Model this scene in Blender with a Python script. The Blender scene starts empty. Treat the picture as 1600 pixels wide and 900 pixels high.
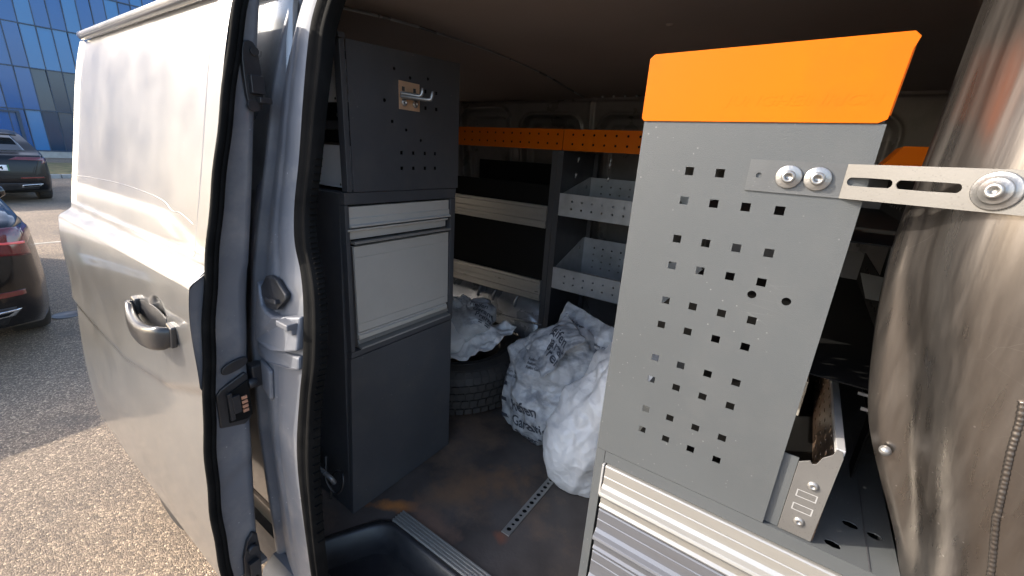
import bpy, bmesh, math, random
import numpy as np
from mathutils import Vector, Matrix, noise
from mathutils.bvhtree import BVHTree
random.seed(7)
scn = bpy.context.scene
COL = scn.collection
# ---------------------------------------------------------------- camera
YAW, PITCH, ROLL, F = math.radians(34.055), math.radians(17.804), math.radians(3.603), 653.1
cy, sy, cp, sp, cr, sr = math.cos(YAW), math.sin(YAW), math.cos(PITCH), math.sin(PITCH), math.cos(ROLL), math.sin(ROLL)
r0 = Vector((cy, sy, 0)); fw = Vector((-sy*cp, cy*cp, -sp)); u0 = r0.cross(fw)
rt = r0*cr + u0*sr; up = u0*cr - r0*sr
cd = bpy.data.cameras.new('camera'); cam = bpy.data.objects.new('camera', cd); COL.objects.link(cam)
cam.matrix_world = Matrix(((rt.x, up.x, -fw.x, 0), (rt.y, up.y, -fw.y, 0), (rt.z, up.z, -fw.z, 1.6), (0, 0, 0, 1)))
cd.sensor_width = 36; cd.lens = F*36/1600; cd.clip_start = 0.02; cd.clip_end = 2000
scn.camera = cam
# ---------------------------------------------------------------- light
SUN_EL = math.radians(31); sdir = Vector((0.83, 0.56, 0)).normalized()      # horizontal travel direction
w = bpy.data.worlds.new('World'); scn.world = w; w.use_nodes = True
nt = w.node_tree; bg = nt.nodes['Background']; sky = nt.nodes.new('ShaderNodeTexSky')
sky.sky_type = 'NISHITA'; sky.sun_disc = False; sky.sun_elevation = SUN_EL
sky.sun_rotation = math.atan2(-sdir.x, -sdir.y)
sky.air_density = .9; sky.dust_density = 2.2; sky.ozone_density = .8
nt.links.new(sky.outputs[0], bg.inputs[0]); bg.inputs[1].default_value = 0.15
sl = bpy.data.lights.new('sun', 'SUN'); sl.energy = 2.1; sl.angle = math.radians(0.5); sl.color = (1, .91, .79)
so = bpy.data.objects.new('sun', sl); COL.objects.link(so); so.location = (-8, -8, 12)
so.rotation_euler = Vector((sdir.x*math.cos(SUN_EL), sdir.y*math.cos(SUN_EL), -math.sin(SUN_EL))).to_track_quat('-Z', 'Y').to_euler()
scn.view_settings.view_transform = 'Standard'; scn.view_settings.look = 'None'
scn.view_settings.gamma = 1; scn.view_settings.exposure = 1.92
scn.cycles.max_bounces = 10; scn.cycles.diffuse_bounces = 6
# ---------------------------------------------------------------- materials
MATS = {}
def nodes_of(m):
    t = m.node_tree; return t, t.nodes, t.links, t.nodes['Principled BSDF']
def mat(name, col, rough=.5, metal=0., var=.0, vscale=6., bump=.0, bscale=200., dirt=None, dscale=4., damt=.5, coat=0., spec=.5, rvar=0., stretch=(1,1,1), bdist=.002):
    """base colour with noise variation, optional dirt colour by a second noise, fine bump"""
    m = bpy.data.materials.new(name); m.use_nodes = True; t, N, L, b = nodes_of(m)
    b.inputs['Roughness'].default_value = rough; b.inputs['Metallic'].default_value = metal
    b.inputs['Coat Weight'].default_value = coat; b.inputs['Specular IOR Level'].default_value = spec
    b.inputs['Coat Roughness'].default_value = .06
    tc = N.new('ShaderNodeTexCoord'); mp = N.new('ShaderNodeMapping'); mp.inputs['Scale'].default_value = stretch
    L.new(tc.outputs['Object'], mp.inputs[0]); out = None
    c = N.new('ShaderNodeRGB'); c.outputs[0].default_value = (*col, 1); out = c.outputs[0]
    if var > 0:
        n = N.new('ShaderNodeTexNoise'); n.inputs['Scale'].default_value = vscale; n.inputs['Detail'].default_value = 6
        L.new(mp.outputs[0], n.inputs[0])
        r = N.new('ShaderNodeMapRange'); r.inputs[1].default_value = .3; r.inputs[2].default_value = .7
        r.inputs[3].default_value = 1-var; r.inputs[4].default_value = 1+var; L.new(n.outputs[0], r.inputs[0])
        h = N.new('ShaderNodeVectorMath'); h.operation = 'SCALE'; L.new(out, h.inputs[0]); L.new(r.outputs[0], h.inputs['Scale']); out = h.outputs[0]
    if dirt:
        n = N.new('ShaderNodeTexNoise'); n.inputs['Scale'].default_value = dscale; n.inputs['Detail'].default_value = 9; n.inputs['Roughness'].default_value = .65
        L.new(mp.outputs[0], n.inputs[0])
        r = N.new('ShaderNodeMapRange'); r.inputs[1].default_value = .48; r.inputs[2].default_value = .66; r.inputs[4].default_value = damt
        L.new(n.outputs[0], r.inputs[0])
        mx = N.new('ShaderNodeMix'); mx.data_type = 'RGBA'; L.new(r.outputs[0], mx.inputs[0]); L.new(out, mx.inputs[6]); mx.inputs[7].default_value = (*dirt, 1); out = mx.outputs[2]
    L.new(out, b.inputs['Base Color'])
    if rvar > 0:
        n = N.new('ShaderNodeTexNoise'); n.inputs['Scale'].default_value = 9; n.inputs['Detail'].default_value = 8
        L.new(mp.outputs[0], n.inputs[0]); r = N.new('ShaderNodeMapRange')
        r.inputs[1].default_value = .3; r.inputs[2].default_value = .7; r.inputs[3].default_value = max(.02, rough-rvar); r.inputs[4].default_value = rough+rvar
        L.new(n.outputs[0], r.inputs[0]); L.new(r.outputs[0], b.inputs['Roughness'])
    if bump > 0:
        n = N.new('ShaderNodeTexNoise'); n.inputs['Scale'].default_value = bscale; n.inputs['Detail'].default_value = 4
        L.new(mp.outputs[0], n.inputs[0]); bp = N.new('ShaderNodeBump'); bp.inputs['Strength'].default_value = bump; bp.inputs['Distance'].default_value = bdist
        L.new(n.outputs[0], bp.inputs['Height']); L.new(bp.outputs[0], b.inputs['Normal'])
    MATS[name] = m; return m
def specks(m, col, scale=60., thr=.05, amt=.6):
    """tiny dust specks / nicks mixed over the base colour"""
    t, N, L, b = nodes_of(m); src = b.inputs['Base Color'].links[0].from_socket
    tc = N.new('ShaderNodeTexCoord'); v = N.new('ShaderNodeTexVoronoi'); v.inputs['Scale'].default_value = scale
    L.new(tc.outputs['Object'], v.inputs[0])
    r = N.new('ShaderNodeMapRange'); r.inputs[1].default_value = thr; r.inputs[2].default_value = thr*1.5; r.inputs[3].default_value = amt; r.inputs[4].default_value = 0
    L.new(v.outputs[0], r.inputs[0])
    n = N.new('ShaderNodeTexNoise'); n.inputs['Scale'].default_value = 7; L.new(tc.outputs['Object'], n.inputs[0])
    g = N.new('ShaderNodeMapRange'); g.inputs[1].default_value = .45; g.inputs[2].default_value = .6; L.new(n.outputs[0], g.inputs[0])
    mu = N.new('ShaderNodeMath'); mu.operation = 'MULTIPLY'; L.new(r.outputs[0], mu.inputs[0]); L.new(g.outputs[0], mu.inputs[1])
    mx = N.new('ShaderNodeMix'); mx.data_type = 'RGBA'; L.new(mu.outputs[0], mx.inputs[0]); L.new(src, mx.inputs[6]); mx.inputs[7].default_value = (*col, 1)
    L.new(mx.outputs[2], b.inputs['Base Color'])
def scratches(m, col, scale=3., amt=.5, thr=.012, rot=.6, stretch=(1, 12, 12)):
    t, N, L, b = nodes_of(m); src = b.inputs['Base Color'].links[0].from_socket
    tc = N.new('ShaderNodeTexCoord'); mp = N.new('ShaderNodeMapping'); mp.inputs['Rotation'].default_value = (rot, rot*.7, rot*1.3); mp.inputs['Scale'].default_value = stretch
    v = N.new('ShaderNodeTexVoronoi'); v.feature = 'DISTANCE_TO_EDGE'; v.inputs['Scale'].default_value = scale
    nz = N.new('ShaderNodeTexNoise'); nz.inputs['Scale'].default_value = 5; L.new(tc.outputs['Object'], nz.inputs[0])
    L.new(tc.outputs['Object'], mp.inputs[0]); L.new(mp.outputs[0], v.inputs[0])
    r = N.new('ShaderNodeMapRange'); r.inputs[1].default_value = 0; r.inputs[2].default_value = thr; r.inputs[3].default_value = amt; r.inputs[4].default_value = 0
    L.new(v.outputs[0], r.inputs[0]); g = N.new('ShaderNodeMapRange'); g.inputs[1].default_value = .55; g.inputs[2].default_value = .68; L.new(nz.outputs[0], g.inputs[0])
    mu = N.new('ShaderNodeMath'); mu.operation = 'MULTIPLY'; L.new(r.outputs[0], mu.inputs[0]); L.new(g.outputs[0], mu.inputs[1])
    mx = N.new('ShaderNodeMix'); mx.data_type = 'RGBA'; L.new(mu.outputs[0], mx.inputs[0]); L.new(src, mx.inputs[6]); mx.inputs[7].default_value = (*col, 1)
    L.new(mx.outputs[2], b.inputs['Base Color'])
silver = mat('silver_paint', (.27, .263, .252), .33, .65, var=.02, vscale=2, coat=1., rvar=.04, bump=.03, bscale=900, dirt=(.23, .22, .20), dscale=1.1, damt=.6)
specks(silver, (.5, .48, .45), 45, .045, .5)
silver_shade = mat('silver_paint_shaded', (.135, .142, .16), .5, .3, var=.05, vscale=8, coat=.12, dirt=(.33, .31, .29), dscale=7, damt=.35, rvar=.08)  # same silver paint, darker and bluer: the jamb's shade is put into the colour
specks(silver_shade, (.7, .68, .66), 55, .07, .5)
rubber = mat('seal_rubber', (.005, .005, .005), .8, spec=.06, var=.2, vscale=20, dirt=(.014, .013, .012), dscale=10, damt=.35, bump=.2, bscale=300)
blackpl = mat('black_plastic', (.016, .016, .018), .42, var=.15, vscale=30, dirt=(.07, .062, .055), dscale=6, damt=.4, bump=.15, bscale=700, rvar=.1)
anth = mat('anthracite_sheet', (.052, .053, .058), .42, var=.07, vscale=5, dirt=(.075, .072, .07), dscale=8, damt=.5, bump=.12, bscale=900, rvar=.08)
specks(anth, (.2, .19, .18), 38, .05, .5); scratches(anth, (.16, .155, .15), 2.2, .3, .005)
panelgrey = mat('grey_sheet', (.072, .078, .081), .48, var=.05, vscale=4, dirt=(.088, .091, .091), dscale=5, damt=.6, bump=.45, bscale=1300, rvar=.08, bdist=.0008, spec=.4)
specks(panelgrey, (.20, .20, .195), 70, .06, .6); scratches(panelgrey, (.22, .22, .22), 2.2, .5, .006); scratches(panelgrey, (.2, .2, .2), 5., .3, .01, 2.1)
orange = mat('orange_sheet', (.56, .118, .0), .5, spec=.12, var=.05, vscale=3, bump=.06, bscale=1200, dirt=(.58, .085, .004), dscale=6, damt=.4)
galv = mat('galvanised_sheet', (.42, .42, .42), .42, .3, var=.12, vscale=14, dirt=(.30, .295, .28), dscale=12, damt=.5, rvar=.1, bump=.06, bscale=400)
alu = mat('aluminium_profile', (.36, .35, .325), .34, .55, var=.05, vscale=6, stretch=(1, 8, 8), rvar=.07, bump=.04, bscale=500, dirt=(.27, .26, .235), dscale=6, damt=.35)
alub = mat('aluminium_flap', (.50, .475, .43), .42, .25, var=.05, vscale=3, dirt=(.44, .42, .38), dscale=9, damt=.35, rvar=.08)
zinc = mat('zinc_plated', (.30, .295, .285), .34, .75, var=.15, vscale=60, rvar=.12, bump=.2, bscale=300)
specks(zinc, (.3, .29, .27), 160, .12, .5)
steel = mat('brushed_steel', (.21, .193, .178), .33, .95, var=.10, vscale=3, stretch=(9, 9, .6), dirt=(.15, .133, .12), dscale=1.6, damt=.65, rvar=.10, bump=.10, bscale=14, bdist=.003)
specks(steel, (.6, .58, .55), 75, .06, .6); scratches(steel, (.6, .58, .56), 2.5, .3, .006)
lining = mat('roof_lining', (.25, .205, .18), .8, var=.06, vscale=3, bump=.2, bscale=700, dirt=(.29, .235, .20), dscale=2, damt=.4)
walldark = mat('inner_wall_paint', (.20, .184, .172), .32, .15, var=.1, vscale=4, dirt=(.1, .09, .08), dscale=6, damt=.4, rvar=.08)
archm = mat('wheel_arch_paint', (.30, .31, .32), .3, .45, var=.08, vscale=5, dirt=(.12, .11, .1), dscale=7, damt=.5, rvar=.1)
tyrem = mat('tyre_rubber', (.034, .030, .027), .72, var=.25, vscale=12, dirt=(.055, .042, .032), dscale=9, damt=.6, bump=.3, bscale=160)
bagw = mat('white_plastic_bag', (.70, .69, .675), .32, var=.03, vscale=6, bump=.25, bscale=30, bdist=.004, spec=.5)
bagg = mat('grey_printed_bag', (.45, .455, .46), .32, var=.1, vscale=5, bump=.25, bscale=30, bdist=.004, dirt=(.13, .14, .16), dscale=9, damt=.85, stretch=(1, 1, 1.6))
inkm = mat('print_ink', (.05, .055, .07), .5, var=.1, vscale=20)
blackfilm = mat('black_liner', (.005, .005, .005), .7, var=.1, vscale=9, spec=.15)
def crease_bump(m, s1, dist):
    t, N, L, b = nodes_of(m); tc = N.new('ShaderNodeTexCoord'); prev = None; acc = None
    for sc, am in ((s1, 1.), (s1*2.3, .5), (s1*5., .22)):
        nz = N.new('ShaderNodeTexNoise'); nz.inputs['Scale'].default_value = sc*.6; L.new(tc.outputs['Object'], nz.inputs[0])
        ad = N.new('ShaderNodeVectorMath'); ad.operation = 'MULTIPLY_ADD'; ad.inputs[1].default_value = (.9/sc,)*3; L.new(nz.outputs['Color'], ad.inputs[0]); L.new(tc.outputs['Object'], ad.inputs[2])
        mp = N.new('ShaderNodeMapping'); mp.inputs['Rotation'].default_value = (sc*.1, sc*.05, .4); mp.inputs['Scale'].default_value = (1, .55, 1.3); L.new(ad.outputs[0], mp.inputs[0])
        v = N.new('ShaderNodeTexVoronoi'); v.feature = 'F1'; v.inputs['Scale'].default_value = sc; L.new(mp.outputs[0], v.inputs[0])
        e = N.new('ShaderNodeTexVoronoi'); e.feature = 'F2'; e.inputs['Scale'].default_value = sc; L.new(mp.outputs[0], e.inputs[0])
        df = N.new('ShaderNodeMath'); df.operation = 'SUBTRACT'; L.new(e.outputs[0], df.inputs[0]); L.new(v.outputs[0], df.inputs[1])
        mn = N.new('ShaderNodeMath'); mn.operation = 'MINIMUM'; mn.inputs[1].default_value = .45; L.new(df.outputs[0], mn.inputs[0])
        mu = N.new('ShaderNodeMath'); mu.operation = 'MULTIPLY_ADD'; mu.inputs[1].default_value = -am; L.new(mn.outputs[0], mu.inputs[0])
        if acc: L.new(acc, mu.inputs[2])
        else: mu.inputs[2].default_value = 0
        acc = mu.outputs[0]
    bp = N.new('ShaderNodeBump'); bp.inputs['Strength'].default_value = .8; bp.inputs['Distance'].default_value = dist; L.new(acc, bp.inputs['Height']); L.new(bp.outputs[0], b.inputs['Normal'])
crease_bump(bagw, 6.5, .009); crease_bump(bagg, 7., .010)
copper = mat('contact_copper', (.75, .42, .28), .3, .8, var=.05)
hookplate = mat('hook_plate_zinc', (.66, .43, .28), .38, .45, var=.12, vscale=25)
handlem = mat('handle_plastic', (.030, .028, .027), .30, .0, var=.15, vscale=25, coat=.2, dirt=(.07, .065, .06), dscale=18, damt=.35)
white = mat('road_paint', (.42, .38, .31), .8, var=.2, vscale=12, bump=.3, bscale=80)
carblack = mat('car_black_paint', (.003, .003, .004), .2, .0, coat=.4, var=.1, vscale=2, spec=.4)
carblue = mat('car_dark_blue_paint', (.002, .003, .005), .3, .0, coat=.15, var=.1, vscale=2, spec=.3)
redl = mat('red_lens', (.10, .004, .008), .12, coat=1., var=.12, vscale=30)
chrome = mat('chrome_trim', (.75, .76, .78), .12, .95, var=.03)
glassd = mat('tinted_glass', (.012, .015, .018), .04, spec=.9, var=.05)
platem = mat('number_plate_white', (.72, .73, .74), .4, var=.05, vscale=40)
greenb = mat('green_edge', (.03, .12, .06), .5, var=.1)
rimm = mat('alloy_rim', (.35, .36, .38), .3, .8, var=.08)
galvwarm = mat('galvanised_warm', (.135, .131, .124), .42, .3, var=.08, vscale=18, rvar=.08, bump=.05, bscale=500)
strapgrey = mat('strap_zinc_grey', (.092, .095, .096), .45, .2, var=.1, vscale=22, bump=.15, bscale=700)
specks(strapgrey, (.2, .195, .19), 220, .1, .5); specks(galvwarm, (.07, .068, .064), 260, .14, .6)
alushade = mat('aluminium_profile_shaded', (.150, .155, .170), .36, .45, var=.06, vscale=6, stretch=(1, 8, 8), rvar=.07, dirt=(.12, .12, .125), dscale=6, damt=.4)  # darker copy of the profile: shadow on the lower drawers put into the colour
traym = mat('tray_sheet_bright', (.78, .78, .79), .35, .1, var=.05, vscale=9, rvar=.08)
brownbin = mat('bin_inner_sheet', (.17, .115, .08), .4, .5, var=.2, vscale=9, dirt=(.08, .055, .04), dscale=14, damt=.6)
skin = mat('skin', (.45, .27, .2), .55, var=.05)
jacket = mat('dark_jacket', (.03, .035, .05), .8, var=.2, vscale=15, bump=.4, bscale=60)
jeans = mat('blue_jeans', (.05, .07, .13), .85, var=.2, vscale=30, bump=.3, bscale=200)
hairm = mat('brown_hair', (.05, .03, .02), .6, var=.3, vscale=60)
# blue glass of the office building
def glass_blue(name, col, rough=.10):
    m = mat(name, col, rough, .0, var=.12, vscale=.35, spec=.5, coat=.0, bump=.12, bscale=.9, bdist=.02); return m
gl = [glass_blue('blue_glass_light', (.012, .14, .34)), glass_blue('blue_glass', (.001, .085, .27)), glass_blue('blue_glass_deep', (.004, .085, .27)), glass_blue('grey_glass', (.012, .036, .075))]
mull = mat('dark_mullion', (.015, .035, .07), .4, var=.1)
# ground: rolled chippings in asphalt
def ground_material():
    m = bpy.data.materials.new('chipping_asphalt'); m.use_nodes = True; t, N, L, b = nodes_of(m)
    tc = N.new('ShaderNodeTexCoord')
    mp = N.new('ShaderNodeMapping'); mp.inputs['Scale'].default_value = (1, 1, 1); L.new(tc.outputs['Object'], mp.inputs[0])
    nz = N.new('ShaderNodeTexNoise'); nz.inputs['Scale'].default_value = 60; nz.inputs['Detail'].default_value = 2; L.new(mp.outputs[0], nz.inputs[0])
    ad = N.new('ShaderNodeVectorMath'); ad.operation = 'MULTIPLY_ADD'; ad.inputs[1].default_value = (.012, .012, .012)
    L.new(nz.outputs['Color'], ad.inputs[0]); L.new(mp.outputs[0], ad.inputs[2])
    v = N.new('ShaderNodeTexVoronoi'); v.inputs['Scale'].default_value = 125; L.new(ad.outputs[0], v.inputs[0])
    v2 = N.new('ShaderNodeTexVoronoi'); v2.feature = 'DISTANCE_TO_EDGE'; v2.inputs['Scale'].default_value = 125; L.new(ad.outputs[0], v2.inputs[0])
    cr_ = N.new('ShaderNodeValToRGB'); e = cr_.color_ramp.elements
    e[0].position = 0; e[0].color = (.14, .104, .072, 1); e[1].position = 1; e[1].color = (.56, .42, .28, 1)
    for p_, c_ in ((.3, (.20, .148, .102, 1)), (.6, (.29, .215, .145, 1)), (.85, (.38, .285, .19, 1))):
        q = e.new(p_); q.color = c_
    sepc = N.new('ShaderNodeSeparateColor'); L.new(v.outputs['Color'], sepc.inputs[0]); L.new(sepc.outputs[0], cr_.inputs[0])
    big = N.new('ShaderNodeTexNoise'); big.inputs['Scale'].default_value = .7; big.inputs['Detail'].default_value = 6; L.new(tc.outputs['Object'], big.inputs[0])
    br = N.new('ShaderNodeMapRange'); br.inputs[1].default_value = .3; br.inputs[2].default_value = .7; br.inputs[3].default_value = .80; br.inputs[4].default_value = 1.3; L.new(big.outputs[0], br.inputs[0])
    sc = N.new('ShaderNodeVectorMath'); sc.operation = 'SCALE'; L.new(cr_.outputs[0], sc.inputs[0]); L.new(br.outputs[0], sc.inputs['Scale'])
    gap = N.new('ShaderNodeMapRange'); gap.inputs[1].default_value = .0; gap.inputs[2].default_value = .12; L.new(v2.outputs[0], gap.inputs[0])
    mx = N.new('ShaderNodeMix'); mx.data_type = 'RGBA'; mx.inputs[6].default_value = (.09, .068, .052, 1); L.new(sc.outputs[0], mx.inputs[7]); L.new(gap.outputs[0], mx.inputs[0])
    st = N.new('ShaderNodeTexNoise'); st.inputs['Scale'].default_value = 1.9; st.inputs['Detail'].default_value = 8; st.inputs['Distortion'].default_value = .6; L.new(tc.outputs['Object'], st.inputs[0])
    sr = N.new('ShaderNodeMapRange'); sr.inputs[1].default_value = .56; sr.inputs[2].default_value = .68; sr.inputs[4].default_value = .4; L.new(st.outputs[0], sr.inputs[0])
    m2 = N.new('ShaderNodeMix'); m2.data_type = 'RGBA'; L.new(sr.outputs[0], m2.inputs[0]); L.new(mx.outputs[2], m2.inputs[6]); m2.inputs[7].default_value = (.10, .085, .07, 1)
    L.new(m2.outputs[2], b.inputs['Base Color']); b.inputs['Roughness'].default_value = .8
    hr = N.new('ShaderNodeMapRange'); hr.inputs[1].default_value = 0; hr.inputs[2].default_value = .35; L.new(v2.outputs[0], hr.inputs[0])
    rnd = N.new('ShaderNodeMath'); rnd.operation = 'MULTIPLY_ADD'; rnd.inputs[1].default_value = .6; L.new(sepc.outputs[1], rnd.inputs[0]); L.new(hr.outputs[0], rnd.inputs[2])
    bp = N.new('ShaderNodeBump'); bp.inputs['Strength'].default_value = .9; bp.inputs['Distance'].default_value = .0028; L.new(rnd.outputs[0], bp.inputs['Height'])
    L.new(bp.outputs[0], b.inputs['Normal']); return m
groundm = ground_material()
verge = mat('dry_verge', (.20, .15, .06), .9, var=.5, vscale=3, dirt=(.08, .11, .03), dscale=2, damt=.8, bump=.8, bscale=30)
kerbm = mat('kerb_stone', (.3, .29, .27), .8, var=.15, vscale=5)
# van floor: worn phenolic board with brown rust dust
def floor_material():
    m = mat('worn_floor_board', (.082, .068, .060), .5, var=.35, vscale=7, dirt=(.21, .135, .088), dscale=4.1, damt=.8, bump=.35, bscale=120, rvar=.12)
    t, N, L, b = nodes_of(m); src = b.inputs['Base Color'].links[0].from_socket
    tc = N.new('ShaderNodeTexCoord')
    def spot(cx, cy_, rx, ry, ang, col, amt, src):
        mp = N.new('ShaderNodeMapping'); mp.vector_type = 'TEXTURE'; mp.inputs['Location'].default_value = (cx, cy_, 0); mp.inputs['Rotation'].default_value = (0, 0, ang); mp.inputs['Scale'].default_value = (rx, ry, 1)
        sx = N.new('ShaderNodeSeparateXYZ'); cb = N.new('ShaderNodeCombineXYZ'); L.new(tc.outputs['Object'], mp.inputs[0]); L.new(mp.outputs[0], sx.inputs[0]); L.new(sx.outputs[0], cb.inputs[0]); L.new(sx.outputs[1], cb.inputs[1])
        ln = N.new('ShaderNodeVectorMath'); ln.operation = 'LENGTH'; L.new(cb.outputs[0], ln.inputs[0])
        nz = N.new('ShaderNodeTexNoise'); nz.inputs['Scale'].default_value = 28; nz.inputs['Detail'].default_value = 8; L.new(tc.outputs['Object'], nz.inputs[0])
        su = N.new('ShaderNodeMath'); su.operation = 'MULTIPLY_ADD'; su.inputs[1].default_value = 1.6; L.new(nz.outputs[0], su.inputs[0]); L.new(ln.outputs['Value'], su.inputs[2])
        r = N.new('ShaderNodeMapRange'); r.inputs[1].default_value = 1.0; r.inputs[2].default_value = 1.75; r.inputs[3].default_value = amt; r.inputs[4].default_value = 0; L.new(su.outputs[0], r.inputs[0])
        mx = N.new('ShaderNodeMix'); mx.data_type = 'RGBA'; L.new(r.outputs[0], mx.inputs[0]); L.new(src, mx.inputs[6]); mx.inputs[7].default_value = (*col, 1); return mx.outputs[2]
    V = FLOOR_ORG
    src = spot(-.80-V[0], .645-V[1], .085, .03, .55, (.50, .20, .06), .95, src)
    src = spot(-.489-V[0], .752-V[1], .03, .026, 0, (.20, .085, .055), .95, src)
    src = spot(-.66-V[0], .86-V[1], .22, .09, 1.0, (.22, .125, .07), .75, src)
    src = spot(-.68-V[0], .67-V[1], .14, .045, -.1, (.20, .12, .085), .8, src)
    L.new(src, b.inputs['Base Color']); return m
FLOOR_ORG = (-.4, 1.2, 0)
floorm = floor_material()
# ---------------------------------------------------------------- builders
ORG = {}
class MB:
    def __init__(s): s.v = []; s.f = []; s.mi = []; s.sm = []
    def add(s, vs, fs, smooth=False):
        o = len(s.v); s.v += [tuple(p) for p in vs]; s.f += [tuple(i+o for i in f) for f in fs]; s.sm += [smooth]*len(fs); return s
    def box(s, a, b):
        x0, y0, z0 = a; x1, y1, z1 = b
        return s.add([(x0,y0,z0),(x1,y0,z0),(x1,y1,z0),(x0,y1,z0),(x0,y0,z1),(x1,y0,z1),(x1,y1,z1),(x0,y1,z1)],
                     [(0,3,2,1),(4,5,6,7),(0,1,5,4),(1,2,6,5),(2,3,7,6),(3,0,4,7)])
    def prism(s, poly, d):
        """poly: list of 3d points, extruded by vector d"""
        n = len(poly); d = Vector(d); P = [Vector(p) for p in poly]; Q = [p+d for p in P]
        return s.add(P+Q, [tuple(range(n))[::-1], tuple(range(n, 2*n))]+[(i, (i+1) % n, n+(i+1) % n, n+i) for i in range(n)])
    def cyl(s, p0, p1, r, n=16, r1=None, smooth=True, cap=True):
        p0 = Vector(p0); p1 = Vector(p1); d = (p1-p0).normalized(); a = d.orthogonal().normalized(); b = d.cross(a); r1 = r if r1 is None else r1
        V = [p0+(a*math.cos(t)+b*math.sin(t))*r for t in [2*math.pi*i/n for i in range(n)]]+[p1+(a*math.cos(t)+b*math.sin(t))*r1 for t in [2*math.pi*i/n for i in range(n)]]
        s.add(V, [(i, (i+1) % n, n+(i+1) % n, n+i) for i in range(n)], smooth)
        if cap: s.add(V, [tuple(range(n))[::-1], tuple(range(n, 2*n))])
        return s
    def lathe(s, p, axis, prof, n=24, smooth=True):
        """prof: list of (r, h) along axis from p"""
        p = Vector(p); d = Vector(axis).normalized(); a = d.orthogonal().normalized(); b = d.cross(a); V = []
        for r, h in prof: V += [p+d*h+(a*math.cos(t)+b*math.sin(t))*max(r, 1e-5) for t in [2*math.pi*i/n for i in range(n)]]
        return s.add(V, [(k*n+i, k*n+(i+1) % n, (k+1)*n+(i+1) % n, (k+1)*n+i) for k in range(len(prof)-1) for i in range(n)], smooth)
    def tube(s, pts, r, n=10, close=False):
        P = [Vector(p) for p in pts]; m = len(P); V = []; a = None
        for i, p in enumerate(P):
            t = (P[min(i+1, m-1)]-P[max(i-1, 0)]).normalized()
            a = t.orthogonal().normalized() if a is None else (a-t*a.dot(t)).normalized(); b = t.cross(a)
            rr = r[i] if isinstance(r, (list, tuple)) else r
            V += [p+(a*math.cos(q)+b*math.sin(q))*rr for q in [2*math.pi*k/n for k in range(n)]]
        s.add(V, [(k*n+i, k*n+(i+1) % n, (k+1)*n+(i+1) % n, (k+1)*n+i) for k in range(m-1) for i in range(n)], True)
        return s.add(V, [tuple(range(n))[::-1], tuple(range((m-1)*n, m*n))])
    def grid(s, G, smooth=True, flip=False):
        n, m = len(G), len(G[0]); V = [p for row in G for p in row]
        F = [(i*m+j, i*m+j+1, (i+1)*m+j+1, (i+1)*m+j) for i in range(n-1) for j in range(m-1)]
        if flip: F = [f[::-1] for f in F]
        return s.add(V, F, smooth)
    def sheet(s, G, t):
        """grid with thickness vector t, closed round its rim"""
        t = Vector(t); n, m = len(G), len(G[0]); s.grid(G); H = [[Vector(p)+t for p in r] for r in G]; s.grid(H, flip=True)
        rim = [(0, j) for j in range(m)]+[(i, m-1) for i in range(1, n)]+[(n-1, j) for j in range(m-2, -1, -1)]+[(i, 0) for i in range(n-2, 0, -1)]
        V = [G[i][j] for i, j in rim]+[H[i][j] for i, j in rim]; k = len(rim)
        return s.add(V, [(i, k+i, k+(i+1) % k, (i+1) % k) for i in range(k)])
    def plate(s, o, U, V, w, h, t, holes):
        """plate from o spanned by unit vectors U,V (w x h), thickness t along -N; holes (u,v,r,n[,half_length]) n=4 square, 8 or 16 round"""
        o = Vector(o); U = Vector(U); V = Vector(V); T = U.cross(V).normalized()*(-t)
        bx = [(*h[:2], h[2] if h[3] == 4 else h[2]*1.2, h[2], h[3], h[4] if len(h) > 4 else 0.) for h in holes]
        us = sorted({0., w}|{round(u-R-l, 5) for u, v, R, r, n, l in bx}|{round(u+R+l, 5) for u, v, R, r, n, l in bx})
        vs = sorted({0., h}|{round(v-R, 5) for u, v, R, r, n, l in bx}|{round(v+R, 5) for u, v, R, r, n, l in bx})
        P = lambda u, v: o+U*u+V*v
        for i in range(len(us)-1):
            for j in range(len(vs)-1):
                cu, cv = (us[i]+us[i+1])/2, (vs[j]+vs[j+1])/2
                if any(abs(cu-u) < R+l and abs(cv-v) < R for u, v, R, r, n, l in bx): continue
                q = [P(us[i], vs[j]), P(us[i+1], vs[j]), P(us[i+1], vs[j+1]), P(us[i], vs[j+1])]
                s.add(q+[p+T for p in q], [(0, 1, 2, 3), (7, 6, 5, 4)])
        for u, v, R, r, n, l in bx:
            if n == 4: ring = [P(u-r-l, v-r), P(u+r+l, v-r), P(u+r+l, v+r), P(u-r-l, v+r)]
            else:
                A = [2*math.pi/n*k for k in range(n)]; sg = lambda a: (1 if math.cos(a) > .01 else -1 if math.cos(a) < -.01 else 0)*l
                ring = [P(u+sg(a)+r*math.cos(a), v+r*math.sin(a)) for a in A]
                sq = [P(u+sg(a)+R*max(-1, min(1, math.cos(a)*1.4143)), v+R*max(-1, min(1, math.sin(a)*1.4143))) for a in A]
                s.add(ring+sq+[p+T for p in ring+sq], [(i, n+i, n+(i+1) % n, (i+1) % n) for i in range(n)]+[(2*n+i, 2*n+(i+1) % n, 3*n+(i+1) % n, 3*n+i) for i in range(n)])
            k = len(ring); s.add(ring+[p+T for p in ring], [(i, (i+1) % k, k+(i+1) % k, k+i) for i in range(k)])
        c = [P(0, 0), P(w, 0), P(w, h), P(0, h)]
        return s.add(c+[p+T for p in c], [(0, 4, 5, 1), (1, 5, 6, 2), (2, 6, 7, 3), (3, 7, 4, 0)])
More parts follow.
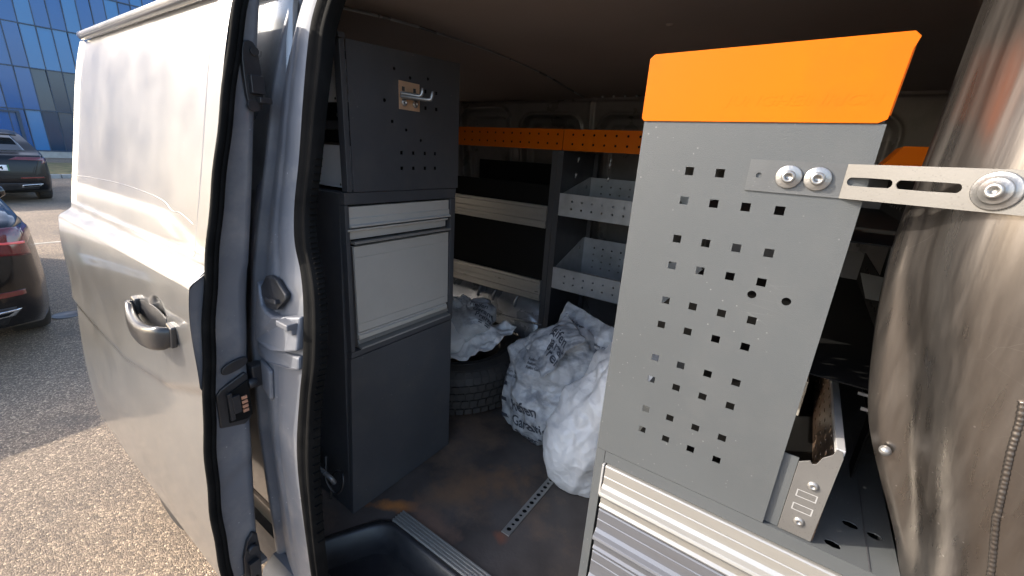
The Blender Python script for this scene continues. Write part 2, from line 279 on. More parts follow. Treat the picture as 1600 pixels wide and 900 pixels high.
    def build(s, name, m, parent=None, bevel=0, org=None, fix=True, label=None):
        org = Vector(org) if org is not None else (ORG.get(parent.name, Vector()) if parent else Vector())
        me = bpy.data.meshes.new(name); me.from_pydata([tuple(Vector(v)-org) for v in s.v], [], s.f)
        me.polygons.foreach_set('use_smooth', s.sm); me.materials.append(m); me.update()
        if fix:
            bm = bmesh.new(); bm.from_mesh(me); bmesh.ops.remove_doubles(bm, verts=bm.verts, dist=1e-5); bmesh.ops.recalc_face_normals(bm, faces=bm.faces); bm.to_mesh(me); bm.free()
        o = bpy.data.objects.new(name, me); COL.objects.link(o); o.parent = parent
        if parent is None: o.location = org
        ORG[o.name] = org
        if bevel:
            b = o.modifiers.new('bevel', 'BEVEL'); b.width = bevel; b.segments = 2; b.limit_method = 'ANGLE'; b.angle_limit = math.radians(40)
        if label: o['label'] = label
        return o
def thing(name, label, cat, loc, group=None):
    o = bpy.data.objects.new(name, None); COL.objects.link(o); o.location = loc; o.empty_display_size = .1
    o['label'] = label; o['category'] = cat; ORG[o.name] = Vector(loc)
    if group: o['group'] = group
    return o
def tag(o, label=None, cat=None, kind=None, group=None):
    for k, v in (('label', label), ('category', cat), ('kind', kind), ('group', group)):
        if v: o[k] = v
    return o
def interp(x, tab): tab = sorted(tab); return float(np.interp(x, [a for a, b in tab], [b for a, b in tab]))
def spline(pts, n):
    """Catmull-Rom through points (any dimension)"""
    P = [np.array(p, float) for p in pts]; out = []; m = len(P)
    for k in range(n):
        t = k/(n-1)*(m-1); i = min(int(t), m-2); u = t-i
        a, b, c, d = P[max(i-1, 0)], P[i], P[i+1], P[min(i+2, m-1)]
        out.append(.5*((2*b)+(c-a)*u+(2*a-5*b+4*c-d)*u*u+(3*b-a-3*c+d)*u**3))
    return out
def text_mesh(txt, size, shear=0., depth=.0004, bold=.0):
    c = bpy.data.curves.new('lettering', 'FONT'); c.body = txt; c.size = size; c.shear = shear; c.extrude = depth; c.offset = bold; c.resolution_u = 3
    c.align_x = 'LEFT'
    o = bpy.data.objects.new('lettering', c); COL.objects.link(o); bpy.context.view_layer.update()
    me = bpy.data.meshes.new_from_object(o.evaluated_get(bpy.context.evaluated_depsgraph_get())); bpy.data.objects.remove(o); return me
def lettering(txt, size, o, U, V, m, parent, shear=0., depth=.0004, bold=0., name='lettering', width=None):
    me = text_mesh(txt, size, shear, depth, bold); U = Vector(U); V = Vector(V); N = U.cross(V); org = ORG[parent.name]; o = Vector(o)
    xs = [v.co.x for v in me.vertices]; k = width/(max(xs)-min(xs)) if width else 1
    for v in me.vertices: v.co = o+U*(v.co.x*k)+V*v.co.y+N*v.co.z-org
    me.materials.clear(); me.materials.append(m); ob = bpy.data.objects.new(name, me); COL.objects.link(ob); ob.parent = parent; ORG[ob.name] = org; return ob
def dup(o, delta=(0, 0, 0), parent=None, name=None):
    """copy of a part (sharing its mesh) moved by delta"""
    c = o.copy(); c.name = o.name.split('.')[0] if name is None else name; COL.objects.link(c)
    if parent: c.parent = parent
    c.location = o.location+Vector(delta); ORG[c.name] = ORG[o.name]; return c
def hexbolt(name, p, d, r, parent, m, washer=None, wname='washer'):
    """pan head bolt with recessed socket, optional washer part"""
    p = Vector(p); d = Vector(d).normalized(); o = None
    if washer: MB().lathe(p, d, [(0, 0), (washer, 0), (washer, r*.28), (washer*.93, r*.36), (0, r*.36)], 28).build(wname, m, parent)
    b = r*.36 if washer else 0
    k = MB().lathe(p, d, [(r, b), (r, b+r*.55), (r*.86, b+r*.75), (r*.5, b+r*.78), (r*.46, b+r*.35), (0, b+r*.35)], 18)
    return k.build(name, m, parent)
# ================================================================= THE VAN
van = thing('delivery_van', 'silver panel van with its side door slid open onto racking inside', 'van', FLOOR_ORG)
LEAD = [(.25, .275), (.45, .257), (.56, .252), (.74, .254), (.935, .268), (1.07, .286), (1.22, .305), (1.36, .330), (1.49, .357), (1.73, .412), (1.85, .442), (2.0, .50)]
def prof(z): return interp(z, LEAD)
sm = lambda a, b, x: (lambda t: t*t*(3-2*t))(max(0, min(1, (x-a)/(b-a))))
# smoothed profile table for the skins
ZT = np.linspace(.2, 2.0, 181); YT = np.array([prof(z) for z in ZT]); K = np.exp(-np.linspace(-2, 2, 21)**2); K /= K.sum()
YT = np.convolve(np.pad(YT, 10, mode='edge'), K, 'valid')
def profs(z): return float(np.interp(z, ZT, YT))
CRE = [(-2.3, 1.02), (-1.9, .985), (-1.52, .968), (-1.2, 1.01), (-.96, 1.085)]
def door_y(x, z):
    y = profs(z)
    y += .008*sm(1.30, 1.332, z)*(1-sm(1.45, 1.8, z))-.022*(1-sm(1.300, 1.332, z))*sm(1.02, 1.29, z)
    zc = interp(x, CRE); y += .010*(1-sm(zc-.022, zc+.004, z))
    inset = sm(-2.075, -2.065, x)*(1-sm(-1.078, -1.066, x))*sm(1.345, 1.352, z); y += .006*inset
    # handle pocket
    d = math.hypot((x+1.185)/.055, (z-1.20)/.042); y += .012*(1-sm(.45, 1.0, d))
    # lower pocket
    # rounding over at the trailing edge
    y += .018*(1-sm(-2.1, -2.075, x))**1.5
    return y
XS = sorted(set(list(np.linspace(-2.1, -2.05, 9))+list(np.linspace(-2.05, -1.28, 50))+list(np.linspace(-1.28, -1.0, 60))))
ZS = sorted(set(list(np.linspace(.5, 1.14, 60))+list(np.linspace(1.14, 1.36, 60))+list(np.linspace(1.36, 1.87, 40))))
door = MB().grid([[(x, door_y(x, z), z) for x in XS] for z in ZS]).build('sliding_door', silver, van)
IN = [(.45, .344), (.66, .358), (.86, .373), (1.03, .387), (1.24, .408), (1.486, .446), (1.683, .473), (1.87, .503)]
zs = np.linspace(.5, 1.87, 70)
G = []
for z in zs:
    a, b = door_y(-1.0, z)+.001, interp(z, IN); pr = []
    for k in range(9):
        t = k/8; y = a+(b-a)*t; x = -1.004-.004*math.sin(t*3.1)-.03*sm(.93, 1.0, t)
        x -= .012*sm(.9, 1.02, z)*(1-sm(1.08, 1.18, z))*sm(.3, .6, t)*.4
        x += .004*math.exp(-((z-.80-.06*t)/.02)**2)-.004*math.exp(-((z-.775-.06*t)/.02)**2)
        pr.append((x, y, z))
    G.append(pr)
MB().grid(G).build('door_edge', silver_shade, door)
MB().grid([[(x, interp(z, IN)+.001, z) for x in (-2.1, -1.55, -1.034)] for z in zs]).build('door_inner_skin', silver_shade, door)
MB().grid([[(-2.1, profs(z)+.018+t*(interp(z, IN)-profs(z)-.018), z) for t in (0, .5, 1)] for z in zs]).build('door_rear_edge', silver_shade, door)
MB().box((-2.099, .295, .497), (-1.006, .36, .507)).build('door_bottom_flange', silver, door)
MB().tube([(x, door_y(x, z)+.0006, z) for x, z in [tuple(p) for p in spline([(-2.07, 1.435), (-1.9, 1.445), (-1.6, 1.452), (-1.38, 1.448), (-1.27, 1.440), (-1.22, 1.425), (-1.17, 1.425), (-1.10, 1.41)], 60)]], [.0003]+[.0013]*58+[.0003], 6).build('dent_line', silver, door)
# top gutter roll
MB().tube([(x, .449, 1.882) for x in np.linspace(-2.07, -1.003, 30)], [.004]+[.013]*28+[.012], 14).build('gutter_roll', silver, door)
# door seal
SP = [(-.997, profs(z)+.016+.001*math.sin(z*40), z) for z in np.linspace(.5, 1.88, 60)]
s_ = MB()
s_.tube([(x, y-.006, z) for x, y, z in SP], .0085, 12); s_.tube([(x+.004, y+.003, z) for x, y, z in SP], .0055, 10)
s_.build('door_seal', rubber, door)
# latch parts on the leading edge (plane x about -1.0)
def oval(cy, cz, hy, hz, n=28, tilt=.0, p=2.0):
    out = []
    for k in range(n):
        a = 2*math.pi*k/n; c, s = math.cos(a), math.sin(a)
        u = math.copysign(abs(c)**(2/p), c)*hy; v = math.copysign(abs(s)**(2/p), s)*hz
        out.append((cy+u, cz+v+tilt*u))
    return out
def xplate(x, pts, t): return MB().prism([(x, y, z) for y, z in pts], (t, 0, 0))
xplate(-1.006, oval(.462, 1.718, .017, .066, p=3, tilt=0), .010).build('upper_latch', blackpl, door, .002)
MB().box((-1.0, .452, 1.685), (-.984, .478, 1.72)).build('latch_lever', blackpl, door, .0015); MB().box((-1.0, .462, 1.668), (-.978, .486, 1.679)).build('latch_pin', blackpl, door, .0015)
for y_, z_, r_ in ((.455, 1.662, .011), (.468, 1.765, .008)): MB().cyl((-.999, y_, z_), (-.99, y_, z_), r_, 14).build('latch_screw', blackpl, door)
xplate(-1.010, oval(.355, 1.098, .027, .0135, p=2.6, tilt=.22), .007).build('drain_plug', blackpl, door, .002)
xplate(-1.012, [(.308, .955), (.358, .94), (.373, .952), (.378, 1.066), (.372, 1.075), (.320, 1.052), (.310, 1.04)], .009).build('latch_box', blackpl, door, .003)
xplate(-1.003, [(.326, .962), (.362, .955), (.374, .962), (.375, 1.055), (.33, 1.036)], .004).build('latch_insert', blackfilm, door, .001)
m_ = MB(); m_.box((-.999, .335, .985), (-.990, .351, 1.03)); m_.box((-.999, .328, .97), (-.992, .337, 1.04)); m_.build('contact_holder', blackpl, door, .001)
for k in range(4):
    MB().box((-.998, .3545, .978+k*.0115), (-.9935, .3665, .986+k*.0115)).build('contact', copper, door, .0007)
xplate(-1.006, [(.300, .47), (.338, .455), (.345, .55), (.343, .615), (.333, .628), (.318, .61), (.305, .565)], .010).build('roller_bracket', blackpl, door, .003)
MB().cyl((-.998, .326, .585), (-.982, .326, .585), .011, 16).build('roller', blackpl, door); MB().box((-.998, .312, .50), (-.984, .335, .545)).build('roller_arm', blackpl, door, .001); MB().cyl((-.998, .322, .478), (-.986, .322, .478), .009, 14).build('roller', blackpl, door)
# door handle
HP = [(-1.318, .283, 1.186), (-1.310, .270, 1.175), (-1.27, .259, 1.160), (-1.20, .253, 1.155), (-1.14, .256, 1.160), (-1.108, .266, 1.166), (-1.098, .287, 1.170)]
P_ = spline(HP, 40); m_ = MB(); V = []; n = 16
for i, p in enumerate(P_):
    t = i/39; hh = .015+.013*min(1, 1.6*math.sin(math.pi*min(1, max(0, t)))**.7); th = .008+.004*math.sin(math.pi*t)
    d = P_[min(i+1, 39)]-P_[max(i-1, 0)]; d = Vector(d).normalized(); up_ = Vector((0, 0, 1)); sd = d.cross(up_).normalized(); up_ = sd.cross(d).normalized()
    V.append([Vector(p)+up_*math.copysign(abs(math.sin(a))**.7, math.sin(a))*hh+sd*math.copysign(abs(math.cos(a))**.8, math.cos(a))*th for a in [2*math.pi*k/n for k in range(n+1)]])
m_.grid(V); m_.add([tuple(v) for v in V[0][:-1]], [tuple(range(n))]); m_.add([tuple(v) for v in V[-1][:-1]], [tuple(range(n))])
hd = m_.build('door_handle', handlem, door)
MB().prism([(-1.340, .284, 1.165), (-1.318, .283, 1.155), (-1.298, .284, 1.165), (-1.300, .288, 1.203), (-1.325, .288, 1.207)], (0, -.012, 0)).build('handle_base', handlem, door, .003)
MB().prism([(-1.128, .284, 1.14), (-1.083, .284, 1.145), (-1.083, .289, 1.192), (-1.115, .291, 1.197)], (0, -.012, 0)).build('handle_base', handlem, door, .003)
MB().prism([(-1.30, .2845, 1.165), (-1.13, .2845, 1.160), (-1.14, .290, 1.196), (-1.20, .291, 1.206), (-1.27, .290, 1.207), (-1.30, .288, 1.20)], (0, -.003, 0)).build('grip_recess', blackpl, door, .001)
for o_ in [door]+[c for c in bpy.data.objects if c.parent == door]:
    for v in o_.data.vertices: v.co.z = .0608+.962*v.co.z
door.location = (.05, -.016, 0)
# ------------------------------------------------------------ door opening: jamb and seal
SL = [(-.845, .544, 1.88), (-.868, .533, 1.826), (-.874, .520, 1.76), (-.868, .499, 1.664), (-.867, .481, 1.561), (-.867, .463, 1.472), (-.850, .447, 1.402), (-.814, .434, 1.347), (-.782, .416, 1.288), (-.760, .392, 1.18), (-.766, .381, 1.10), (-.774, .367, .974), (-.761, .358, .847), (-.747, .355, .64), (-.745, .356, .45)]
SR = [(-.765, .545, 1.885), (-.803, .53, 1.80), (-.803, .518, 1.74), (-.802, .497, 1.655), (-.806, .481, 1.561), (-.808, .463, 1.472), (-.789, .447, 1.402), (-.750, .432, 1.345), (-.717, .414, 1.285), (-.693, .392, 1.20), (-.704, .381, 1.11), (-.708, .367, .974), (-.705, .358, .847), (-.706, .355, .69), (-.69, .356, .45)]
NS = 90; L_ = spline(SL, NS); R_ = spline(SR, NS); R_ = [l+(r-l)*.78 for l, r in zip(L_, R_)]
G = []
for l, r in zip(L_, R_):
    row = []
    for k in range(13):
        t = k/12; p = l+(r-l)*t
        y = p[1]-.008*math.sin(math.pi*min(1, t*1.7))**.7*(1 if t < .59 else 0)-.004*math.sin(math.pi*max(0, (t-.59)/.41))+.02*sm(.97, 1, t)
        row.append((p[0], y, p[2]))
    G.append(row)
m_ = MB(); m_.grid(G)
# header and sill runs of the same seal
def srun(pts, r): m_.tube(pts, r, 12)
hdr = [tuple((L_[0]+R_[0])/2)]+[(-.78, .548, 1.915), (-.74, .55, 1.935), (-.66, .552, 1.945), (-.3, .552, 1.945), (.30, .552, 1.945)]
m_.tube([tuple(p) for p in spline(hdr, 30)], .032, 12)
m_.tube([tuple(p) for p in spline([(-.715, .356, .46), (-.70, .357, .41), (-.65, .36, .39), (-.3, .36, .385), (.3, .36, .385)], 30)], .02, 12)
m_.build('opening_seal', rubber, van)
# ribbed inner flank of the seal
m_ = MB()
for i in range(0, 200):
    t = i/199*(NS-1)*.62+NS*.28; a = R_[min(int(t), NS-1)]
    m_.box((a[0]-.004, a[1]+.004, a[2]-.0012), (a[0]+.0015, a[1]+.02, a[2]+.0012))
o_ = m_.build('seal_rib_row', rubber, van); tag(o_, kind='stuff')
# quarter panel (outer skin behind the opening) and jamb
GR = [(.45, -.99, .385), (.9, -.99, .385), (1.15, -.985, .395), (1.326, -.983, .418), (1.417, -.991, .441), (1.555, -.984, .470), (1.685, -.973, .492), (1.797, -.962, .519), (1.867, -.939, .536), (1.95, -.91, .56)]
gx = lambda z: interp(z, [(a, b) for a, b, c in GR]); gy = lambda z: interp(z, [(a, c) for a, b, c in GR])
zq = np.linspace(.42, 1.95, 80)
G = []
for i, z in enumerate(zq):
    k = np.argmin([abs(p[2]-z) for p in L_]); lx, ly = L_[k][0], L_[k][1]
    a, b = gx(z), gy(z); up_ = sm(1.30, 1.36, z)
    row = [(a-.10, b+.035, z), (a-.02, b+.030, z), (a-.014, b+.004*up_, z), (a-.003, b-.002, z), (a+.006, b+.001, z), (a+.012, b+.014, z)]
    for t in (.15, .3, .45, .5, .55, .7, .85, .96, 1.03):
        x = a+.012+(lx-a-.012)*t; y = b+.014+(ly+.004-b-.014)*t - .010*math.sin(math.pi*t)+(.004 if t == .5 else 0)
        row.append((x, y, z))
    G.append(row)
jamb = MB().grid(G).build('door_pillar', silver_shade, van)
# cover plate, ledge, hexagonal cap and striker on the jamb
def ploc(px, z):   # point on the jamb plane
    k = np.argmin([abs(p[2]-z) for p in L_]); a, b = gx(z)+.012, gy(z)+.014; t = (px-a)/(L_[k][0]-a); return b+(L_[k][1]+.004-b)*t-.010*math.sin(math.pi*max(0, min(1, t)))
pl = [(-.958, 1.298), (-.945, 1.294), (-.935, 1.275), (-.92, 1.255), (-.895, 1.246), (-.86, 1.246), (-.795, 1.262), (-.768, 1.268), (-.765, 1.200), (-.80, 1.188), (-.86, 1.172), (-.965, 1.158)]
m_ = MB(); m_.prism([(x, ploc(x, z)-.018, z) for x, z in pl], (0, .02, 0)); m_.build('pillar_cover', silver_shade, jamb, .004)
m_ = MB(); m_.prism([(x, ploc(x, z)-.012, z) for x, z in [(-.972, 1.15), (-.765, 1.186), (-.762, 1.158), (-.80, 1.148), (-.90, 1.128), (-.972, 1.118)]], (0, .014, 0)); m_.build('pillar_ledge', silver_shade, jamb, .005)
hexp = [(-.950, 1.283), (-.918, 1.318), (-.900, 1.323), (-.868, 1.321), (-.828, 1.298), (-.828, 1.287), (-.852, 1.262), (-.870, 1.256), (-.905, 1.252), (-.945, 1.272)]
m_ = MB(); m_.prism([(x, ploc(x, z)-.013, z) for x, z in hexp], (0, .012, 0)); m_.build('hexagonal_cap', blackpl, jamb, .004)
m_ = MB(); m_.prism([(x, ploc(x, z)-.021, z) for x, z in [(-.895, 1.279), (-.850, 1.284), (-.846, 1.276), (-.892, 1.270)]], (0, .01, 0)); m_.build('cap_catch', blackpl, jamb, .0015)
m_ = MB(); m_.box((-.815, ploc(-.79, 1.24)-.034, 1.244), (-.772, ploc(-.79, 1.24)-.012, 1.256)); m_.box((-.80, ploc(-.79, 1.24)-.026, 1.232), (-.772, ploc(-.79, 1.24)-.012, 1.244)); m_.build('striker', silver_shade, jamb, .002)
m_ = MB(); m_.box((-.985, .372, 1.045), (-.955, .40, 1.10)); m_.cyl((-.958, .38, 1.06), (-.958, .36, 1.06), .012, 12); m_.build('hinge_stop', blackpl, jamb, .003)
for x, z in ((-.93, 1.085), (-.925, 1.062), (-.80, 1.21)): MB().cyl((x, ploc(x, z)-.006, z), (x, ploc(x, z)+.004, z), .004, 10).build('rivet', silver_shade, jamb)
m_ = MB(); m_.prism([(x, ploc(x, z)-.010, z) for x, z in [(-.965, 1.11), (-.885, 1.112), (-.885, 1.04), (-.965, 1.03)]], (0, .012, 0)); m_.build('pressed_pad', silver_shade, jamb, .006)
# body outer side skins, behind and ahead of the opening, far side, roof, floor pan
def skin_panel(name, x0, x1, off, mtl, z0=.32, z1=1.95, n=20, side=1):
    G = [[(x, (profs(z)+off) if side == 1 else 2.64-(profs(z)+off), z) for x in np.linspace(x0, x1, n)] for z in np.linspace(z0, z1, 50)]
    return MB().grid(G).build(name, mtl, van)
G = [[(x, (gy(z)+.036)+(0 if z > .42 else .0), z) for x in np.linspace(-2.44, -1.0, 20)] for z in np.linspace(.40, 1.95, 60)]
MB().grid(G).build('rear_side_panel', silver, van)
skin_panel('front_side_panel', .34, 1.9, .06, silver); skin_panel('far_side_panel', -2.44, 1.9, .06, silver, side=2)
def roofz(y): return 2.0-.05*((y-1.23)/.72)**2-.04*sm(.55, .72, abs(y-1.23))
ry = np.linspace(.53, 1.93, 40)
MB().sheet([[(x, y, roofz(y)+.005) for y in ry] for x in np.linspace(-2.44, 1.3, 12)], (0, 0, .02)).build('roof', silver, van)
MB().box((-2.44, .60, .34), (-2.41, 1.95, 2.0)).build('rear_door', silver, van, .01)
MB().box((-2.43, .40, .36), (1.9, 2.16, .50)).build('chassis_floor', blackpl, van)
m_ = MB(); m_.prism([(1.3, .56, 1.97), (1.9, .46, 1.35), (2.5, .48, 1.15), (2.6, .50, .36), (1.3, .38, .36)], (0, 1.5, 0)); m_.build('cab_body', silver, van, .05)
for wx in (-1.95, 1.85):
    for wy in (.36, 1.98):
        wh = MB().lathe((wx, wy, .30), (0, 1 if wy > 1 else -1, 0), [(.0, .02), (.12, .02), (.19, .01), (.2, .0), (.30, -.005), (.325, -.03), (.325, -.17), (.30, -.2), (.0, -.2)], 32)
        wh.build('wheel', tyrem, van)
# sill below the opening
MB().sheet([[(x, y, z) for x in np.linspace(-1.0, .4, 6)] for y, z in ((.375, .50), (.345, .47), (.33, .40), (.335, .32))], (0, .02, 0)).build('sill', silver_shade, van)
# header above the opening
MB().box((-.95, .50, 1.90), (.42, .57, 1.985)).build('header', silver_shade, van, .01)
MB().box((.34, .40, .40), (.42, .62, 1.96)).build('front_pillar', silver_shade, van, .01)
# ------------------------------------------------------------ interior
fl = [(-2.39, .42), (-.90, .42), (-.872, .455), (-.835, .53), (-.805, .585), (-.78, .604), (-.75, .608), (.36, .608), (.36, 2.12), (-2.39, 2.12)]
floor = MB().prism([(x, y, .56) for x, y in fl], (0, 0, .02)).build('cargo_floor', floorm, van)
MB().box((-.768, .600, .578), (.34, .644, .5855)).build('sill_strip', alu, van, .001)
m_ = MB()
for y in (.604, .613, .622, .631, .640): m_.box((-.768, y-.0016, .5855), (.34, y+.0016, .5885))
m_.build('strip_rib', alu, van)
# lashing rail with round key holes
ra = Vector((-.487, .755, .5815)); rb = Vector((-.487, 1.25, .5815))
MB().plate((-.4995, .765, .5845), (0, 1, 0), (-1, 0, 0), .5, .026, .003, [(.02+.02*k, .013, .0052 if k % 2 else .0075, 8) for k in range(24)]).build('lashing_rail', alu, van)
for v in bpy.data.objects['lashing_rail'].data.vertices: v.co.x += .024
MB().box((-.4990, .768, .5802), (-.478, 1.26, .5812)).build('rail_channel', blackfilm, van)
# entrance step: rounded tray
def roundpoly(pts, r, n=6):
    out = []
    for i, p in enumerate(pts):
        p = Vector(p); a = Vector(pts[i-1]); b = Vector(pts[(i+1) % len(pts)]); u = (a-p).normalized(); v = (b-p).normalized()
        for k in range(n+1):
            t = k/n; q = (p+u*r)*(1-t)**2+p*2*t*(1-t)+(p+v*r)*t*t; out.append(q)
    return out
def inset(pts, d):
    out = []; n = len(pts)
    for i in range(n):
        p = Vector(pts[i]); a = Vector(pts[i-1]); b = Vector(pts[(i+1) % n]); e1 = (p-a).normalized(); e2 = (b-p).normalized()
        n1 = Vector((-e1.y, e1.x)); n2 = Vector((-e2.y, e2.x)); k = (n1+n2); k = k/max(.3, k.dot(n1)); out.append(p+k*d)
    return out
base = [(-.905, .385), (.335, .385), (.335, .602), (-.785, .602)]
rings = []
for d, z, r in ((-.006, .574, .05), (0, .5845, .05), (.012, .5850, .05), (.018, .580, .05), (.030, .50, .05), (.042, .43, .05), (.055, .412, .04), (.07, .408, .03)):
    rings.append([(p.x, p.y, z) for p in roundpoly(inset(base, d), r)])
m_ = MB(); m_.grid([r_+[r_[0]] for r_ in rings]); m_.add(rings[-1], [tuple(range(len(rings[-1])))])
step = m_.build('entrance_step', blackpl, van)
m_ = MB()
for k in range(16):
    for j in range(3): m_.box((-.72+k*.055, .465+j*.03, .408), (-.69+k*.055, .475+j*.03, .413))
tag(m_.build('tread_rib', blackpl, step, .001), kind='stuff')
MB().tube([tuple(p) for p in spline([(-.77, .46, .410), (-.77, .545, .410), (-.74, .553, .410), (.25, .553, .410)], 20)], .004, 8).build('tread_border', blackpl, step)
# roof lining with seam
def lz(x, y):
    z = 1.935-.055*((y-1.2)/.8)**2; z += -.02*sm(-.95, -1.06, x) if False else 0
    return z+.006*math.sin(x*1.9+y)+.003*noise.noise(Vector((x*3, y*3, 1)))
LX = sorted(list(np.linspace(-2.40, .36, 40))+[-1.006, -.998]); LY = np.linspace(.52, 2.04, 36)
MB().grid([[(x, y, lz(x, y)+(-.0012 if x < -1.0 else 0)) for x in LX] for y in LY]).build('roof_lining', lining, van)
MB().tube([(-1.0, y, lz(-1.0, y)-.004) for y in np.linspace(.52, 2.0, 40)], .0035, 8).build('lining_seam', archm, van)
for x, y in ((-.39, 1.22), (-.93, 1.93), (-1.45, 1.96), (-.62, 1.93)):
    MB().lathe((x, y, lz(x, y)-.001), (0, 0, -1), [(0, .004), (.006, .004), (.010, .001), (.011, 0)], 12).build('lining_clip', lining, van)
# far side wall with pressed window recesses
REC = [(-2.35, -1.86, 1.12, 1.845), (-1.79, -1.445, 1.12, 1.835), (-1.362, -1.012, 1.12, 1.80), (-.905, -.42, 1.12, 1.80), (-.34, .2, 1.12, 1.80)]
def rr(x, z, b, r=.07):
    cx, cz, hx, hz = (b[0]+b[1])/2, (b[2]+b[3])/2, (b[1]-b[0])/2-r, (b[3]-b[2])/2-r
    dx, dz = max(abs(x-cx)-hx, 0), max(abs(z-cz)-hz, 0); return math.hypot(dx, dz)-r
def wally(x, z):
    y = 2.0+.10*(1-sm(1.0, 1.95, z))
    for b in REC:
        d = rr(x, z, b); y += .036*(1-sm(-.014, .0, d)); y -= .014*math.exp(-((d-.006)/.006)**2); y += .010*(1-sm(-.05, -.042, d))
    y += .02*(sm(1.86, 1.868, z)-sm(1.885, 1.893, z)); y -= .012*sm(1.893, 1.90, z)
    y -= .014*math.exp(-((x+.958)/.010)**2)
    return y
WX = np.linspace(-2.39, .36, 420); WZ = np.concatenate([np.linspace(.57, 1.1, 14), np.linspace(1.12, 1.95, 150)])
MB().grid([[(x, wally(x, z), z) for x in WX] for z in WZ]).build('side_wall', walldark, van)
for k in range(8): MB().lathe((-.90+k*.055, 1.992, 1.874+.006), (0, -1, 0), [(.006, 0), (.006, .003), (0, .004)], 10).build('wall_screw', galv, van)
# wheel arch with pressed beads
def arch(u, v):
    a = math.pi*u; x = -1.46-.60*math.copysign(abs(math.cos(a))**.55, math.cos(a)); zz = .58+.36*abs(math.sin(a))**.55
    y = 2.1-.44*v; k = sm(.0, .16, 1-v); x = -1.46+(x+1.46)*(.90+.10*k); zz = .58+(zz-.58)*(.84+.16*k); return (x, y, zz)
m_ = MB(); m_.grid([[arch(u, v) for v in np.linspace(0, 1, 24)] for u in np.linspace(0, 1, 60)]); e_ = [arch(u, 1) for u in np.linspace(0, 1, 60)]
for i in range(59): m_.add([e_[i], e_[i+1], (e_[i+1][0], e_[i+1][1], .57), (e_[i][0], e_[i][1], .57)], [(0, 1, 2, 3)], True)
m_.build('wheel_arch', archm, van)
m_ = MB()
for x in (-1.34, -1.24, -1.10): m_.tube([tuple(p) for p in spline([(x, 1.66, .86), (x+.005, 1.665, .905), (x+.012, 1.72, .938), (x+.015, 1.9, .95)], 10)], [.002]+[.008]*8+[.003], 8)
m_.tube([tuple(p) for p in spline([(-1.5, 1.655, .80), (-1.1, 1.655, .80), (-.93, 1.655, .815)], 12)], .006, 8)
m_.build('arch_bead', archm, van)
# inner sill and pillar lining left of the opening
MB().sheet([[(x, y, z) for x in (-2.39, -1.6, -1.05, -.93)] for y, z in ((.44, .575), (.465, .62), (.47, .80), (.46, .84), (.452, .95), (.47, 1.2), (.54, 1.85), (.56, 1.95))], (0, -.01, 0)).build('inner_side_panel', archm, van)
m_ = MB(); m_.tube([tuple(p) for p in spline([(-.93, .475, .80), (-.92, .478, .775), (-.86, .480, .768), (-.858, .49, .745)], 14)], .006, 8); m_.build('pressed_bead', archm, van)
# partition between cargo space and cab
MB().box((.345, .62, .58), (.36, 2.05, 1.93)).build('partition', walldark, van)
# ------------------------------------------------------------ steel bulkhead edge at the right
BE = [(2.02, .098), (1.90, .096), (1.757, .094), (1.625, .092), (1.56, .089), (1.519, .088), (1.45, .095), (1.37, .108), (1.298, .123), (1.24, .152), (1.156, .190), (1.05, .225), (.85, .25), (.58, .26)]
BB = [(2.02, .006), (1.6, .008), (1.519, .014), (1.40, .030), (1.30, .036), (1.20, .020), (1.156, .010), (.58, .008)]
BZ = np.linspace(.4, 2.2, 181); KB = np.exp(-np.linspace(-2, 2, 17)**2); KB /= KB.sum()
BXs = np.convolve(np.pad([interp(z, BE) for z in BZ], 8, mode='edge'), KB, 'valid'); BFs = np.convolve(np.pad([interp(z, BB) for z in BZ], 8, mode='edge'), KB, 'valid')
G = []
for z in np.linspace(.58, 1.99, 110):
    x0 = float(np.interp(z, BZ, BXs)); f_ = float(np.interp(z, BZ, BFs)); row = [(x0, .640, z), (x0, .612, z), (x0+f_*.5, .606, z), (x0+f_*.9, .600, z)]
    cx, cy_ = x0+f_+.115, .625; R = .115
    for k in range(26):
        a = math.pi*(1.0+.10+k/25*.62); wob = .0018*noise.noise(Vector((k*.12, z*1.6, 3)))
        row.append((cx+(R+wob)*math.cos(a), cy_+(R+wob)*math.sin(a)*.95, z))
    lx, ly = row[-1][0], row[-1][1]; row += [(lx+.05, ly+.01, z), (lx+.15, ly+.03, z)]
    G.append(row)
bulk = MB().grid(G).build('steel_bulkhead', steel, van)
# weld bead running down the steel
m_ = MB(); W_ = []
for k in range(70):
    t = k/69; z = 1.42-t*.34; a = math.pi*(1.36-.10*t); x0 = interp(z, BE)+interp(z, BB)+.115
    W_.append((x0+.1155*math.cos(a), .625+.1155*math.sin(a)*.95, z))
W2 = spline(W_, 280); m_.tube([(p[0], p[1]+.001, p[2]) for p in W2], [.0030+.00035*math.sin(i*1.5+.8*math.sin(i*.37)) for i in range(280)], 8)
m_.build('weld_bead', steel, bulk)
MB().lathe((.140, .604, 1.292), (-.3, -1, 0), [(.006, 0), (.006, .003), (.004, .006), (0, .007)], 14).build('rivet', zinc, bulk)
# ================================================================= REAR CABINET (left in the photo)
cab = thing('drawer_cabinet', 'tall anthracite drawer cabinet with pale aluminium flap and a hook on its perforated top panel', 'cabinet', (-1.0, .75, .58))
X0 = -.87
def yz(x, pts, t): return MB().prism([(x, y, z) for y, z in pts], (t, 0, 0))
yz(X0-.002, [(.547, .582), (.943, .582), (.947, 1.070), (.5715, 1.070)], -.016).build('base_panel', anth, cab, .0012)
